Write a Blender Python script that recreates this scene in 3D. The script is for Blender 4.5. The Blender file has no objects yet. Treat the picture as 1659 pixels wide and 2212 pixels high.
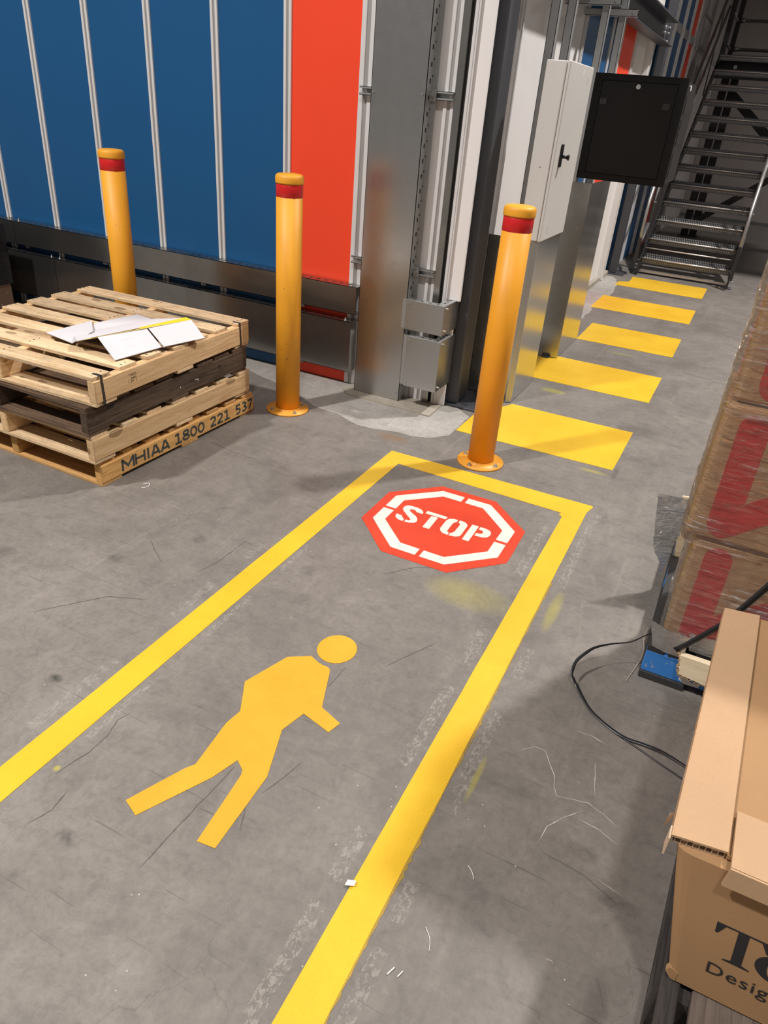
import bpy, bmesh, math, random
from mathutils import Vector, Matrix, noise

random.seed(7)
S = bpy.context.scene
COL = S.collection
PI = math.pi

# ---------------------------------------------------------------- camera, world, lamps, exposure
CAM_H = 5.0 / 3.0
cam = bpy.data.cameras.new('camera')
cam.sensor_fit = 'VERTICAL'
cam.sensor_height = 36.0
cam.sensor_width = 27.0
cam.lens = 1539.875 * 36.0 / 2212.0
cam.clip_start = 0.05
cam.clip_end = 100
cam_ob = bpy.data.objects.new('camera', cam)
COL.objects.link(cam_ob)
cam_ob.matrix_world = (Matrix.Translation((0, 0, CAM_H)) @ Matrix.Rotation(math.radians(23.9517), 4, 'Z')
                       @ Matrix.Rotation(math.radians(59.96084), 4, 'X') @ Matrix.Rotation(math.radians(5.0252), 4, 'Z'))
S.camera = cam_ob

w = bpy.data.worlds.new('warehouse_air')
S.world = w
w.use_nodes = True
w.node_tree.nodes['Background'].inputs[0].default_value = (1.0, 0.94, 0.89, 1)
w.node_tree.nodes['Background'].inputs[1].default_value = 0.19

S.view_settings.view_transform = 'Standard'
S.view_settings.look = 'None'
S.view_settings.gamma = 1.0
S.view_settings.use_curve_mapping = False
S.view_settings.exposure = 0.0

def high_bay_or_fill(x, y, z, power, size=0.45):
    l = bpy.data.lights.new('high_bay_or_fill_lamp', 'AREA')
    l.shape = 'DISK'
    l.size = size
    l.energy = power
    l.color = (1.0, 0.96, 0.925)
    o = bpy.data.objects.new('high_bay_or_fill_lamp', l)
    COL.objects.link(o)
    o.location = (x, y, z)
    return o
high_bay_or_fill(2.2, 7.3, 8.0, 900)
high_bay_or_fill(-4.65, -1.95, 8.0, 830)
high_bay_or_fill(0.7, -1.9, 8.0, 250)
high_bay_or_fill(3.8, 14.9, 4.1, 110, 0.3)  # weak fill lamp added under the mezzanine to brighten the back wall

# ---------------------------------------------------------------- mesh helpers
class MB:
    """collects shapes and links them as one mesh object"""
    def __init__(self, off=(0, 0, 0)):
        self.bm = bmesh.new()
        self.off = Vector(off)
    def _merge(self, t, mi=0):
        me = bpy.data.meshes.new('tmp')
        for f in t.faces:
            f.material_index = mi
        t.to_mesh(me)
        t.free()
        self.bm.from_mesh(me)
        bpy.data.meshes.remove(me)
        return self
    def box(self, x0, x1, y0, y1, z0, z1, bev=0.0, mi=0, mat=None):
        t = bmesh.new()
        bmesh.ops.create_cube(t, size=1.0)
        for v in t.verts:
            v.co = Vector(((x0 + x1) / 2 + v.co.x * (x1 - x0), (y0 + y1) / 2 + v.co.y * (y1 - y0), (z0 + z1) / 2 + v.co.z * (z1 - z0)))
        if bev > 0:
            bmesh.ops.bevel(t, geom=list(t.edges), offset=bev, segments=1, affect='EDGES', profile=0.5)
        if mat is not None:
            t.transform(mat)
        return self._merge(t, mi)
    def cyl(self, p0, p1, r, seg=16, r2=None, caps=True, mi=0, smooth=True):
        p0, p1 = Vector(p0), Vector(p1)
        d = p1 - p0
        t = bmesh.new()
        bmesh.ops.create_cone(t, cap_ends=caps, segments=seg, radius1=r, radius2=r if r2 is None else r2, depth=d.length)
        q = d.to_track_quat('Z', 'Y').to_matrix().to_4x4()
        t.transform(Matrix.Translation((p0 + p1) / 2) @ q)
        if smooth:
            for f in t.faces:
                f.smooth = len(f.verts) == 4
        return self._merge(t, mi)
    def lathe(self, prof, c=(0, 0), seg=32, mi=0):
        t = bmesh.new()
        rings = []
        for r, z in prof:
            if r < 1e-6:
                rings.append([t.verts.new((c[0], c[1], z))])
            else:
                rings.append([t.verts.new((c[0] + r * math.cos(2 * PI * k / seg), c[1] + r * math.sin(2 * PI * k / seg), z)) for k in range(seg)])
        for a, b in zip(rings, rings[1:]):
            for k in range(seg):
                k2 = (k + 1) % seg
                if len(a) == 1:
                    f = t.faces.new((a[0], b[k], b[k2]))
                elif len(b) == 1:
                    f = t.faces.new((a[k], a[k2], b[0]))
                else:
                    f = t.faces.new((a[k], a[k2], b[k2], b[k]))
                f.smooth = True
        bmesh.ops.recalc_face_normals(t, faces=t.faces)
        return self._merge(t, mi)
    def tube(self, pts, r, seg=10, mi=0):
        pts = [Vector(p) for p in pts]
        t = bmesh.new()
        rings = []
        n = len(pts)
        up = Vector((0.31, 0.17, 0.93)).normalized()
        for i, p in enumerate(pts):
            d = (pts[min(i + 1, n - 1)] - pts[max(i - 1, 0)]).normalized()
            a = d.cross(up)
            if a.length < 1e-3:
                a = d.cross(Vector((1, 0, 0)))
            a.normalize()
            b = a.cross(d).normalized()
            rings.append([t.verts.new(p + (a * math.cos(2 * PI * k / seg) + b * math.sin(2 * PI * k / seg)) * r) for k in range(seg)])
        for a, b in zip(rings, rings[1:]):
            for k in range(seg):
                f = t.faces.new((a[k], a[(k + 1) % seg], b[(k + 1) % seg], b[k]))
                f.smooth = True
        t.faces.new(rings[0][::-1])
        t.faces.new(rings[-1])
        bmesh.ops.recalc_face_normals(t, faces=t.faces)
        return self._merge(t, mi)
    def prism(self, poly, d0, d1, axes='xy', mi=0, mat=None):
        """polygon extruded along the axis missing from axes"""
        t = bmesh.new()
        def P(a, b, c):
            if axes == 'xy': return (a, b, c)
            if axes == 'xz': return (a, c, b)
            return (c, a, b)     # yz
        lo = [t.verts.new(P(a, b, d0)) for a, b in poly]
        hi = [t.verts.new(P(a, b, d1)) for a, b in poly]
        t.faces.new(lo)
        t.faces.new(hi)
        n = len(poly)
        for k in range(n):
            t.faces.new((lo[k], lo[(k + 1) % n], hi[(k + 1) % n], hi[k]))
        bmesh.ops.recalc_face_normals(t, faces=t.faces)
        if mat is not None:
            t.transform(mat)
        return self._merge(t, mi)
    def quadstrip(self, A, B, mi=0, smooth=True):
        t = bmesh.new()
        a = [t.verts.new(p) for p in A]
        b = [t.verts.new(p) for p in B]
        for k in range(len(a) - 1):
            f = t.faces.new((a[k], a[k + 1], b[k + 1], b[k]))
            f.smooth = smooth
        return self._merge(t, mi)
    def grid(self, fn, nu, nv, mi=0):
        t = bmesh.new()
        V = [[t.verts.new(fn(i / nu, j / nv)) for j in range(nv + 1)] for i in range(nu + 1)]
        for i in range(nu):
            for j in range(nv):
                f = t.faces.new((V[i][j], V[i + 1][j], V[i + 1][j + 1], V[i][j + 1]))
                f.smooth = True
        return self._merge(t, mi)
    def bolt(self, p, d, r=0.009, h=0.008, washer=True):
        p = Vector(p)
        d = Vector(d).normalized()
        if washer:
            self.cyl(p, p + d * h * 0.25, r * 1.5, 12)
        self.cyl(p + d * h * 0.2, p + d * h, r, 6, smooth=False)
        self.cyl(p + d * h, p + d * h * 1.7, r * 0.55, 8)
        return self
    def build(self, name, mats, parent=None, loc=None):
        me = bpy.data.meshes.new(name)
        if self.off.length > 0:
            self.bm.transform(Matrix.Translation(-self.off))
        self.bm.to_mesh(me)
        self.bm.free()
        if not isinstance(mats, (list, tuple)):
            mats = [mats]
        for m in mats:
            me.materials.append(m)
        return link(name, me, parent, loc)

def link(name, me, parent=None, loc=None):
    o = bpy.data.objects.new(name, me)
    COL.objects.link(o)
    if parent is not None:
        o.parent = parent
    if loc is not None:
        o.location = loc
    return o

def tag(o, label, cat, group=None, kind=None):
    o['label'] = label
    o['category'] = cat
    if group: o['group'] = group
    if kind: o['kind'] = kind
    return o

def thing(name, label, cat, loc=(0, 0, 0), rz=0.0, group=None):
    o = bpy.data.objects.new(name, None)
    COL.objects.link(o)
    o.empty_display_size = 0.05
    o.location = loc
    o.rotation_euler = (0, 0, rz)
    return tag(o, label, cat, group)

def struct(o):
    o['kind'] = 'structure'
    return o

def copy_tree(o, parent=None):
    c = o.copy()
    COL.objects.link(c)
    if parent is not None:
        c.parent = parent
    for ch in list(o.children):
        copy_tree(ch, c)
    return c

_text_cache = {}
def text_mesh(body, height, bold=0.0, space=1.0, width=None, depth=0.0004):
    """flat lettering in the XY plane, origin bottom left, scaled to cap height (and width)"""
    cu = bpy.data.curves.new('lettering', 'FONT')
    cu.body = body
    cu.size = 1.0
    cu.offset = bold
    cu.extrude = 0.001
    cu.space_character = space
    cu.resolution_u = 3
    tmp = bpy.data.objects.new('lettering_tmp', cu)
    COL.objects.link(tmp)
    bpy.context.view_layer.update()
    dg = bpy.context.evaluated_depsgraph_get()
    me = bpy.data.meshes.new_from_object(tmp.evaluated_get(dg))
    bpy.data.objects.remove(tmp)
    bpy.data.curves.remove(cu)
    xs = [v.co.x for v in me.vertices]
    ys = [v.co.y for v in me.vertices]
    x0, y0 = min(xs), min(ys)
    sy = height / (max(ys) - y0)
    sx = sy if width is None else width / (max(xs) - x0)
    for v in me.vertices:
        v.co = Vector(((v.co.x - x0) * sx, (v.co.y - y0) * sy, 0.0 if v.co.z < 0 else depth))
    return me

# ---------------------------------------------------------------- materials
class NT:
    def __init__(self, name):
        self.m = bpy.data.materials.new(name)
        self.m.use_nodes = True
        self.t = self.m.node_tree
        self.n = self.t.nodes
        self.l = self.t.links
        self.b = self.n['Principled BSDF']
        self.out = self.n['Material Output']
    def add(self, typ, **kw):
        nd = self.n.new(typ)
        for k, v in kw.items():
            setattr(nd, k, v)
        return nd
    def link(self, a, b):
        self.l.new(a, b)
    def coord(self, kind='Object', scale=(1, 1, 1)):
        tc = self.add('ShaderNodeTexCoord')
        mp = self.add('ShaderNodeMapping')
        mp.inputs['Scale'].default_value = scale
        self.link(tc.outputs[kind], mp.inputs['Vector'])
        return mp.outputs['Vector']
    def pos(self, scale=(1, 1, 1)):
        g = self.add('ShaderNodeNewGeometry')
        mp = self.add('ShaderNodeMapping')
        mp.inputs['Scale'].default_value = scale
        self.link(g.outputs['Position'], mp.inputs['Vector'])
        return mp.outputs['Vector']
    def noise(self, vec, scale, detail=4, rough=0.55, dist=0.0):
        nd = self.add('ShaderNodeTexNoise')
        nd.inputs['Scale'].default_value = scale
        nd.inputs['Detail'].default_value = detail
        nd.inputs['Roughness'].default_value = rough
        nd.inputs['Distortion'].default_value = dist
        self.link(vec, nd.inputs['Vector'])
        return nd.outputs['Fac']
    def ramp(self, fac, stops):
        nd = self.add('ShaderNodeValToRGB')
        cr = nd.color_ramp
        while len(cr.elements) < len(stops):
            cr.elements.new(0.5)
        for e, (p, c) in zip(cr.elements, stops):
            e.position = p
            e.color = c if len(c) == 4 else (*c, 1)
        self.link(fac, nd.inputs['Fac'])
        return nd.outputs['Color']
    def mix(self, fac, a, b, mode='MIX'):
        nd = self.add('ShaderNodeMix', data_type='RGBA', blend_type=mode)
        for sock, v in ((nd.inputs[0], fac), (nd.inputs[6], a), (nd.inputs[7], b)):
            if hasattr(v, 'is_linked') or hasattr(v, 'links'):
                self.link(v, sock)
            elif isinstance(v, (int, float)):
                sock.default_value = v
            else:
                sock.default_value = (*v, 1) if len(v) == 3 else v
        return nd.outputs[2]
    def math(self, op, a, b=0.0, clamp=False):
        nd = self.add('ShaderNodeMath', operation=op, use_clamp=clamp)
        for sock, v in ((nd.inputs[0], a), (nd.inputs[1], b)):
            if hasattr(v, 'links'):
                self.link(v, sock)
            else:
                sock.default_value = v
        return nd.outputs[0]
    def bump(self, h, strength=0.2, dist=0.01):
        nd = self.add('ShaderNodeBump')
        nd.inputs['Strength'].default_value = strength
        nd.inputs['Distance'].default_value = dist
        self.link(h, nd.inputs['Height'])
        self.link(nd.outputs[0], self.b.inputs['Normal'])
    def set(self, **kw):
        for k, v in kw.items():
            s = self.b.inputs[k.replace('_', ' ')]
            if hasattr(v, 'links'):
                self.link(v, s)
            elif isinstance(v, tuple):
                s.default_value = (*v, 1) if len(v) == 3 else v
            else:
                s.default_value = v
        return self

def sc(r, g, b):
    f = lambda c: (c / 255 / 12.92) if c / 255 <= 0.04045 else ((c / 255 + 0.055) / 1.055) ** 2.4
    return (f(r), f(g), f(b))

def plain(name, col, rough=0.5, metal=0.0, var=0.06, scale=8.0, bump=0.0, spec=0.5, coat=0.0):
    m = NT(name)
    v = m.coord('Object')
    n = m.noise(v, scale)
    a = tuple(c * (1 - var) for c in col)
    b = tuple(min(1, c * (1 + var)) for c in col)
    m.set(Base_Color=m.ramp(n, [(0.3, a), (0.7, b)]), Roughness=rough, Metallic=metal)
    m.b.inputs['Specular IOR Level'].default_value = spec
    if coat:
        m.b.inputs['Coat Weight'].default_value = coat
        m.b.inputs['Coat Roughness'].default_value = 0.1
    if bump:
        m.bump(m.noise(v, scale * 12, 3), bump, 0.002)
    return m.m

def metal_sheet(name, col, rough=0.3, stain=0.25, metal=0.92, warp=0.0):
    m = NT(name)
    v = m.pos()
    n1 = m.noise(v, 2.5, 5, 0.6)
    n2 = m.noise(m.pos((6, 6, 60)), 8, 3)
    n3 = m.noise(v, 14, 6, 0.7)
    c = m.mix(m.math('MULTIPLY', n3, stain), col, tuple(x * 0.55 for x in col))
    c = m.mix(m.math('MULTIPLY', n1, 0.3), c, tuple(min(1, x * 1.25) for x in col))
    r = m.math('ADD', m.math('MULTIPLY', n3, 0.16), m.math('ADD', m.math('MULTIPLY', n2, 0.06), rough - 0.11))
    m.set(Base_Color=c, Roughness=r, Metallic=metal)
    if warp:
        m.bump(m.noise(m.pos((0.9, 0.9, 1.8)), 2.2, 1, 0.3), warp, 0.05)
    return m.m

def wood(name, light, dark, axis='x', weather=0.3, knot=True, grey=(0.33, 0.29, 0.25)):
    m = NT(name)
    sx = {'x': (1.2, 26, 26), 'y': (26, 1.2, 26)}[axis]
    oi = m.add('ShaderNodeObjectInfo')
    tc = m.add('ShaderNodeTexCoord')
    va = m.add('ShaderNodeVectorMath', operation='ADD')
    sc_ = m.add('ShaderNodeVectorMath', operation='SCALE')
    cmb = m.add('ShaderNodeCombineXYZ')
    for k in range(3):
        m.link(oi.outputs['Random'], cmb.inputs[k])
    m.link(cmb.outputs[0], sc_.inputs[0])
    sc_.inputs['Scale'].default_value = 37.0
    m.link(tc.outputs['Object'], va.inputs[0])
    m.link(sc_.outputs[0], va.inputs[1])
    def mapped(s):
        mp = m.add('ShaderNodeMapping')
        mp.inputs['Scale'].default_value = s
        m.link(va.outputs[0], mp.inputs['Vector'])
        return mp.outputs['Vector']
    g = m.noise(mapped(sx), 3.0, 6, 0.65, 1.2)
    fine = m.noise(mapped(tuple(k * 3 for k in sx)), 4.0, 3, 0.6)
    c = m.ramp(g, [(0.36, dark), (0.49, tuple((a * 1.3 + b * 0.7) / 2 for a, b in zip(light, dark))), (0.60, light)])
    c = m.mix(m.math('MULTIPLY', m.math('SUBTRACT', fine, 0.5, True), 1.4), c, tuple(x * 0.7 for x in dark))
    tone = m.noise(mapped(tuple(k * 0.3 + 0.6 for k in sx)), 1.6, 4, 0.6, 0.8)
    c = m.mix(m.math('MULTIPLY', m.math('SUBTRACT', tone, 0.46, True), 3.2, True), c, tuple((x * 0.55 + y * 0.35) for x, y in zip(dark, light)))
    wn = m.noise(mapped((3, 3, 3)), 2.4, 5, 0.7)
    wm = m.math('MULTIPLY', m.math('SUBTRACT', wn, 0.52, True), weather * 6, True)
    c = m.mix(wm, c, grey)
    sp = m.noise(mapped({'x': (7, 26, 26), 'y': (26, 7, 26)}[axis]), 4.0, 5, 0.75, 0.6)
    c = m.mix(m.math('MULTIPLY', m.math('SUBTRACT', sp, 0.55, True), 5.5 * weather + 0.6, True), c, tuple(x * 0.55 for x in grey))
    if knot:
        vo = m.add('ShaderNodeTexVoronoi')
        vo.inputs['Scale'].default_value = 1.0
        kx = {'x': (3.6, 8, 8), 'y': (8, 3.6, 8)}[axis]
        m.link(mapped(kx), vo.inputs['Vector'])
        k = m.math('LESS_THAN', m.math('ADD', vo.outputs['Distance'], m.math('MULTIPLY', fine, 0.06)), 0.19)
        c = m.mix(m.math('MULTIPLY', k, 0.75), c, tuple(x * 0.42 for x in dark))
    vr = m.math('ADD', m.math('MULTIPLY', oi.outputs['Random'], 0.3), 0.82)
    hs = m.add('ShaderNodeHueSaturation')
    m.link(vr, hs.inputs['Value'])
    m.link(c, hs.inputs['Color'])
    m.set(Base_Color=hs.outputs[0], Roughness=0.75)
    m.b.inputs['Specular IOR Level'].default_value = 0.25
    m.bump(g, 0.4, 0.003)
    return m.m

def painted(name, col, wear=0.0, rough=0.38, wearcol=(0.05, 0.04, 0.03)):
    m = NT(name)
    v = m.pos()
    n = m.noise(v, 5, 4)
    c = m.ramp(n, [(0.3, tuple(x * 0.93 for x in col)), (0.7, tuple(min(1, x * 1.05) for x in col))])
    if wear:
        n2 = m.noise(m.pos((30, 30, 11)), 2.6, 3, 0.55)
        n3 = m.noise(v, 3.5, 2)
        k = m.math('GREATER_THAN', m.math('ADD', n2, m.math('MULTIPLY', n3, 0.16)), 0.915 - wear)
        c = m.mix(k, c, wearcol)
    m.set(Base_Color=c, Roughness=rough)
    return m.m

def floor_paint(name, col, dark, rough=0.45, edge=0.0):
    m = NT(name)
    v = m.pos()
    n = m.noise(v, 3.0, 5, 0.6)
    f = m.noise(v, 160, 2)
    d = m.noise(v, 9.0, 6, 0.7)
    c = m.ramp(n, [(0.3, dark), (0.62, col)])
    c = m.mix(m.math('MULTIPLY', m.math('SUBTRACT', f, 0.45, True), 0.8), c, tuple(x * 0.86 for x in dark))
    c = m.mix(m.math('MULTIPLY', m.math('SUBTRACT', d, 0.56, True), 0.9), c, tuple(x * 0.8 for x in dark))
    m.set(Base_Color=c, Roughness=rough)
    m.b.inputs['Specular IOR Level'].default_value = 0.4
    m.bump(m.math('ADD', m.noise(m.pos((1, 1, 1)), 45, 2), m.math('MULTIPLY', f, 0.5)), 0.18, 0.003)
    return m.m

def concrete(name, a, b, stains, rough=0.5, extras=False):
    m = NT(name)
    v = m.pos()
    big = m.noise(v, 0.55, 5, 0.6)
    mid = m.noise(v, 3.2, 7, 0.68, 0.6)
    fine = m.noise(v, 55, 4, 0.7)
    grit = m.noise(v, 240, 2)
    c = m.ramp(m.math('ADD', m.math('MULTIPLY', big, 0.55), m.math('MULTIPLY', mid, 0.45)), [(0.36, b), (0.62, a)])
    c = m.mix(m.math('MULTIPLY', m.math('SUBTRACT', fine, 0.42, True), 1.1), c, tuple(x * 0.72 for x in b))
    c = m.mix(m.math('MULTIPLY', m.math('SUBTRACT', grit, 0.58, True), 1.3), c, tuple(x * 0.55 for x in b))
    # trowel and tyre smears
    sm = m.noise(m.pos((0.7, 5.0, 1)), 1.6, 6, 0.7, 1.5)
    c = m.mix(m.math('MULTIPLY', m.math('SUBTRACT', sm, 0.55, True), 1.6), c, tuple(x * 0.62 for x in b))
    sm2 = m.noise(m.pos((4.0, 0.6, 1)), 1.9, 6, 0.7, 1.0)
    c = m.mix(m.math('MULTIPLY', m.math('SUBTRACT', sm2, 0.56, True), 1.5), c, tuple(min(1, x * 1.35) for x in a))
    # oil spots
    vo = m.add('ShaderNodeTexVoronoi')
    vo.inputs['Scale'].default_value = 2.6
    vo.inputs['Randomness'].default_value = 1.0
    wob = m.add('ShaderNodeVectorMath', operation='ADD')
    nn = m.add('ShaderNodeTexNoise')
    nn.inputs['Scale'].default_value = 12
    m.link(v, nn.inputs['Vector'])
    scl = m.add('ShaderNodeVectorMath', operation='SCALE')
    scl.inputs['Scale'].default_value = 0.10
    m.link(nn.outputs['Color'], scl.inputs[0])
    m.link(v, wob.inputs[0])
    m.link(scl.outputs[0], wob.inputs[1])
    m.link(wob.outputs[0], vo.inputs['Vector'])
    spot = m.math('SUBTRACT', 1.0, m.math('DIVIDE', vo.outputs['Distance'], 0.10), True)
    gate = m.math('GREATER_THAN', m.noise(v, 1.1, 2), 0.53)
    c = m.mix(m.math('MULTIPLY', m.math('MULTIPLY', spot, gate), 0.55 * stains, True), c, tuple(x * 0.35 for x in b))
    # hairline cracks
    ve = m.add('ShaderNodeTexVoronoi', feature='DISTANCE_TO_EDGE')
    ve.inputs['Scale'].default_value = 1.7
    wob2 = m.add('ShaderNodeVectorMath', operation='ADD')
    scl2 = m.add('ShaderNodeVectorMath', operation='SCALE')
    scl2.inputs['Scale'].default_value = 0.45
    n5 = m.add('ShaderNodeTexNoise')
    n5.inputs['Scale'].default_value = 2.3
    n5.inputs['Detail'].default_value = 7
    m.link(v, n5.inputs['Vector'])
    m.link(n5.outputs['Color'], scl2.inputs[0])
    m.link(v, wob2.inputs[0])
    m.link(scl2.outputs[0], wob2.inputs[1])
    m.link(wob2.outputs[0], ve.inputs['Vector'])
    med = m.noise(v, 17, 6, 0.75, 0.5)
    c = m.mix(m.math('MULTIPLY', m.math('SUBTRACT', med, 0.50, True), 1.9, True), c, tuple(x * 0.62 for x in b))
    c = m.mix(m.math('MULTIPLY', m.math('SUBTRACT', 0.44, med, True), 1.6, True), c, tuple(min(1, x * 1.32) for x in a))
    blot = m.noise(v, 5.0, 8, 0.75, 1.2)
    c = m.mix(m.math('MULTIPLY', m.math('SUBTRACT', blot, 0.58, True), 3.0, True), c, tuple(x * 0.66 for x in b))
    crack = m.math('LESS_THAN', ve.outputs['Distance'], 0.0022)
    cg = m.math('GREATER_THAN', m.noise(v, 1.4, 3), 0.50)
    c = m.mix(m.math('MULTIPLY', m.math('MULTIPLY', crack, cg), 0.22), c, tuple(x * 0.4 for x in b))
    # scratches: thin stretched noise
    for ang, th in ((0.9, 0.725), (-0.5, 0.73), (0.25, 0.735), (1.35, 0.73)):
        sr = m.add('ShaderNodeMapping')
        sr.inputs['Rotation'].default_value = (0, 0, ang)
        sr.inputs['Location'].default_value = (ang * 5, ang * 3, 0)
        sr.inputs['Scale'].default_value = (2.2, 85, 1)
        m.link(v, sr.inputs['Vector'])
        s1 = m.math('GREATER_THAN', m.noise(sr.outputs[0], 1.0, 2, 0.5, 0.5), th)
        c = m.mix(m.math('MULTIPLY', s1, 0.42), c, tuple(x * 0.5 for x in b))
    # white specks of plastic dust
    vs = m.add('ShaderNodeTexVoronoi')
    vs.inputs['Scale'].default_value = 26
    m.link(v, vs.inputs['Vector'])
    sp = m.math('LESS_THAN', vs.outputs['Distance'], 0.055)
    sg = m.math('GREATER_THAN', m.noise(v, 3.0, 2), 0.57)
    c = m.mix(m.math('MULTIPLY', m.math('MULTIPLY', sp, sg), 0.7), c, (0.62, 0.58, 0.53))
    if extras:
        sep = m.add('ShaderNodeSeparateXYZ')
        m.link(v, sep.inputs[0])
        X, Y = sep.outputs[0], sep.outputs[1]
        def band(x0, x1, y0, y1):
            k = m.math('MULTIPLY', m.math('GREATER_THAN', X, x0), m.math('LESS_THAN', X, x1))
            k2 = m.math('MULTIPLY', m.math('GREATER_THAN', Y, y0), m.math('LESS_THAN', Y, y1))
            return m.math('MULTIPLY', k, k2)
        chip = m.math('GREATER_THAN', m.noise(m.pos((1, 0.6, 1)), 75, 5, 0.8, 0.6), 0.53)
        gap = m.math('GREATER_THAN', m.noise(m.pos((0.2, 1, 1)), 2.4, 2), 0.46)
        for bnd, st in (((-0.492, -0.452, 0.3, 2.95), 0.42), ((-0.312, -0.275, 0.3, 3.2), 0.38), ((-1.500, -1.462, 0.4, 2.1), 0.35), ((-1.322, -1.30, 0.6, 2.2), 0.4)):
            k = m.math('MULTIPLY', m.math('MULTIPLY', band(*bnd), chip), gap)
            c = m.mix(m.math('MULTIPLY', k, st), c, (0.42, 0.385, 0.34))
        # yellow overspray
        for (px, py, rx, ry, st) in ((-0.60, 2.24, 0.20, 0.11, 0.33), (-0.278, 2.32, 0.028, 0.16, 0.5), (-0.93, 4.80, 0.10, 0.05, 0.6), (-0.41, 3.67, 0.09, 0.025, 0.45),
                                     (-0.268, 1.42, 0.012, 0.10, 0.55), (-0.70, 6.05, 0.16, 0.03, 0.3), (-1.30, 0.86, 0.012, 0.012, 0.9)):
            dx = m.math('DIVIDE', m.math('SUBTRACT', X, px), rx)
            dy = m.math('DIVIDE', m.math('SUBTRACT', Y, py), ry)
            r2 = m.math('ADD', m.math('MULTIPLY', dx, dx), m.math('MULTIPLY', dy, dy))
            k = m.math('MULTIPLY', m.math('SUBTRACT', 1.0, r2, True), m.math('MULTIPLY', mid, st * 1.6), True)
            c = m.mix(k, c, (0.50, 0.44, 0.03))
        # rust and tyre marks
        for (px, py, rx, ry, st, cc) in ((-1.50, 3.42, 0.13, 0.07, 0.7, (0.22, 0.12, 0.05)), (-0.30, 3.70, 0.018, 0.16, 0.6, (0.08, 0.07, 0.07)), (-0.25, 3.15, 0.02, 0.09, 0.55, (0.08, 0.07, 0.07)),
                                         (-1.9, 1.7, 0.05, 0.03, 0.8, (0.05, 0.05, 0.045)), (-2.3, 1.5, 0.06, 0.05, 0.6, (0.09, 0.08, 0.07)), (-1.577, 1.105, 0.030, 0.020, 1.0, (0.04, 0.04, 0.035)), (-1.724, 1.987, 0.04, 0.035, 0.6, (0.07, 0.065, 0.06)), (-1.116, 0.718, 0.035, 0.03, 0.9, (0.05, 0.048, 0.045)), (0.06, 1.335, 0.05, 0.03, 0.6, (0.06, 0.055, 0.05)), (0.16, 1.24, 0.08, 0.025, 0.5, (0.07, 0.065, 0.06)), (-0.16, 1.10, 0.05, 0.03, 0.45, (0.08, 0.075, 0.07)), (0.17, 0.98, 0.03, 0.10, 0.6, (0.05, 0.045, 0.04)), (-0.10, 1.02, 0.04, 0.02, 0.5, (0.07, 0.065, 0.06))):
            dx = m.math('DIVIDE', m.math('SUBTRACT', X, px), rx)
            dy = m.math('DIVIDE', m.math('SUBTRACT', Y, py), ry)
            r2 = m.math('ADD', m.math('MULTIPLY', dx, dx), m.math('MULTIPLY', dy, dy))
            k = m.math('MULTIPLY', m.math('SUBTRACT', 1.0, r2, True), m.math('MULTIPLY', m.math('SUBTRACT', blot, 0.40, True), st * 5.5, True), True)
            c = m.mix(k, c, cc)
    m.set(Base_Color=c, Roughness=m.math('ADD', m.math('MULTIPLY', mid, 0.22), rough - 0.1))
    m.b.inputs['Specular IOR Level'].default_value = 0.35
    m.bump(m.math('ADD', fine, mid), 0.10, 0.004)
    return m.m

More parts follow.
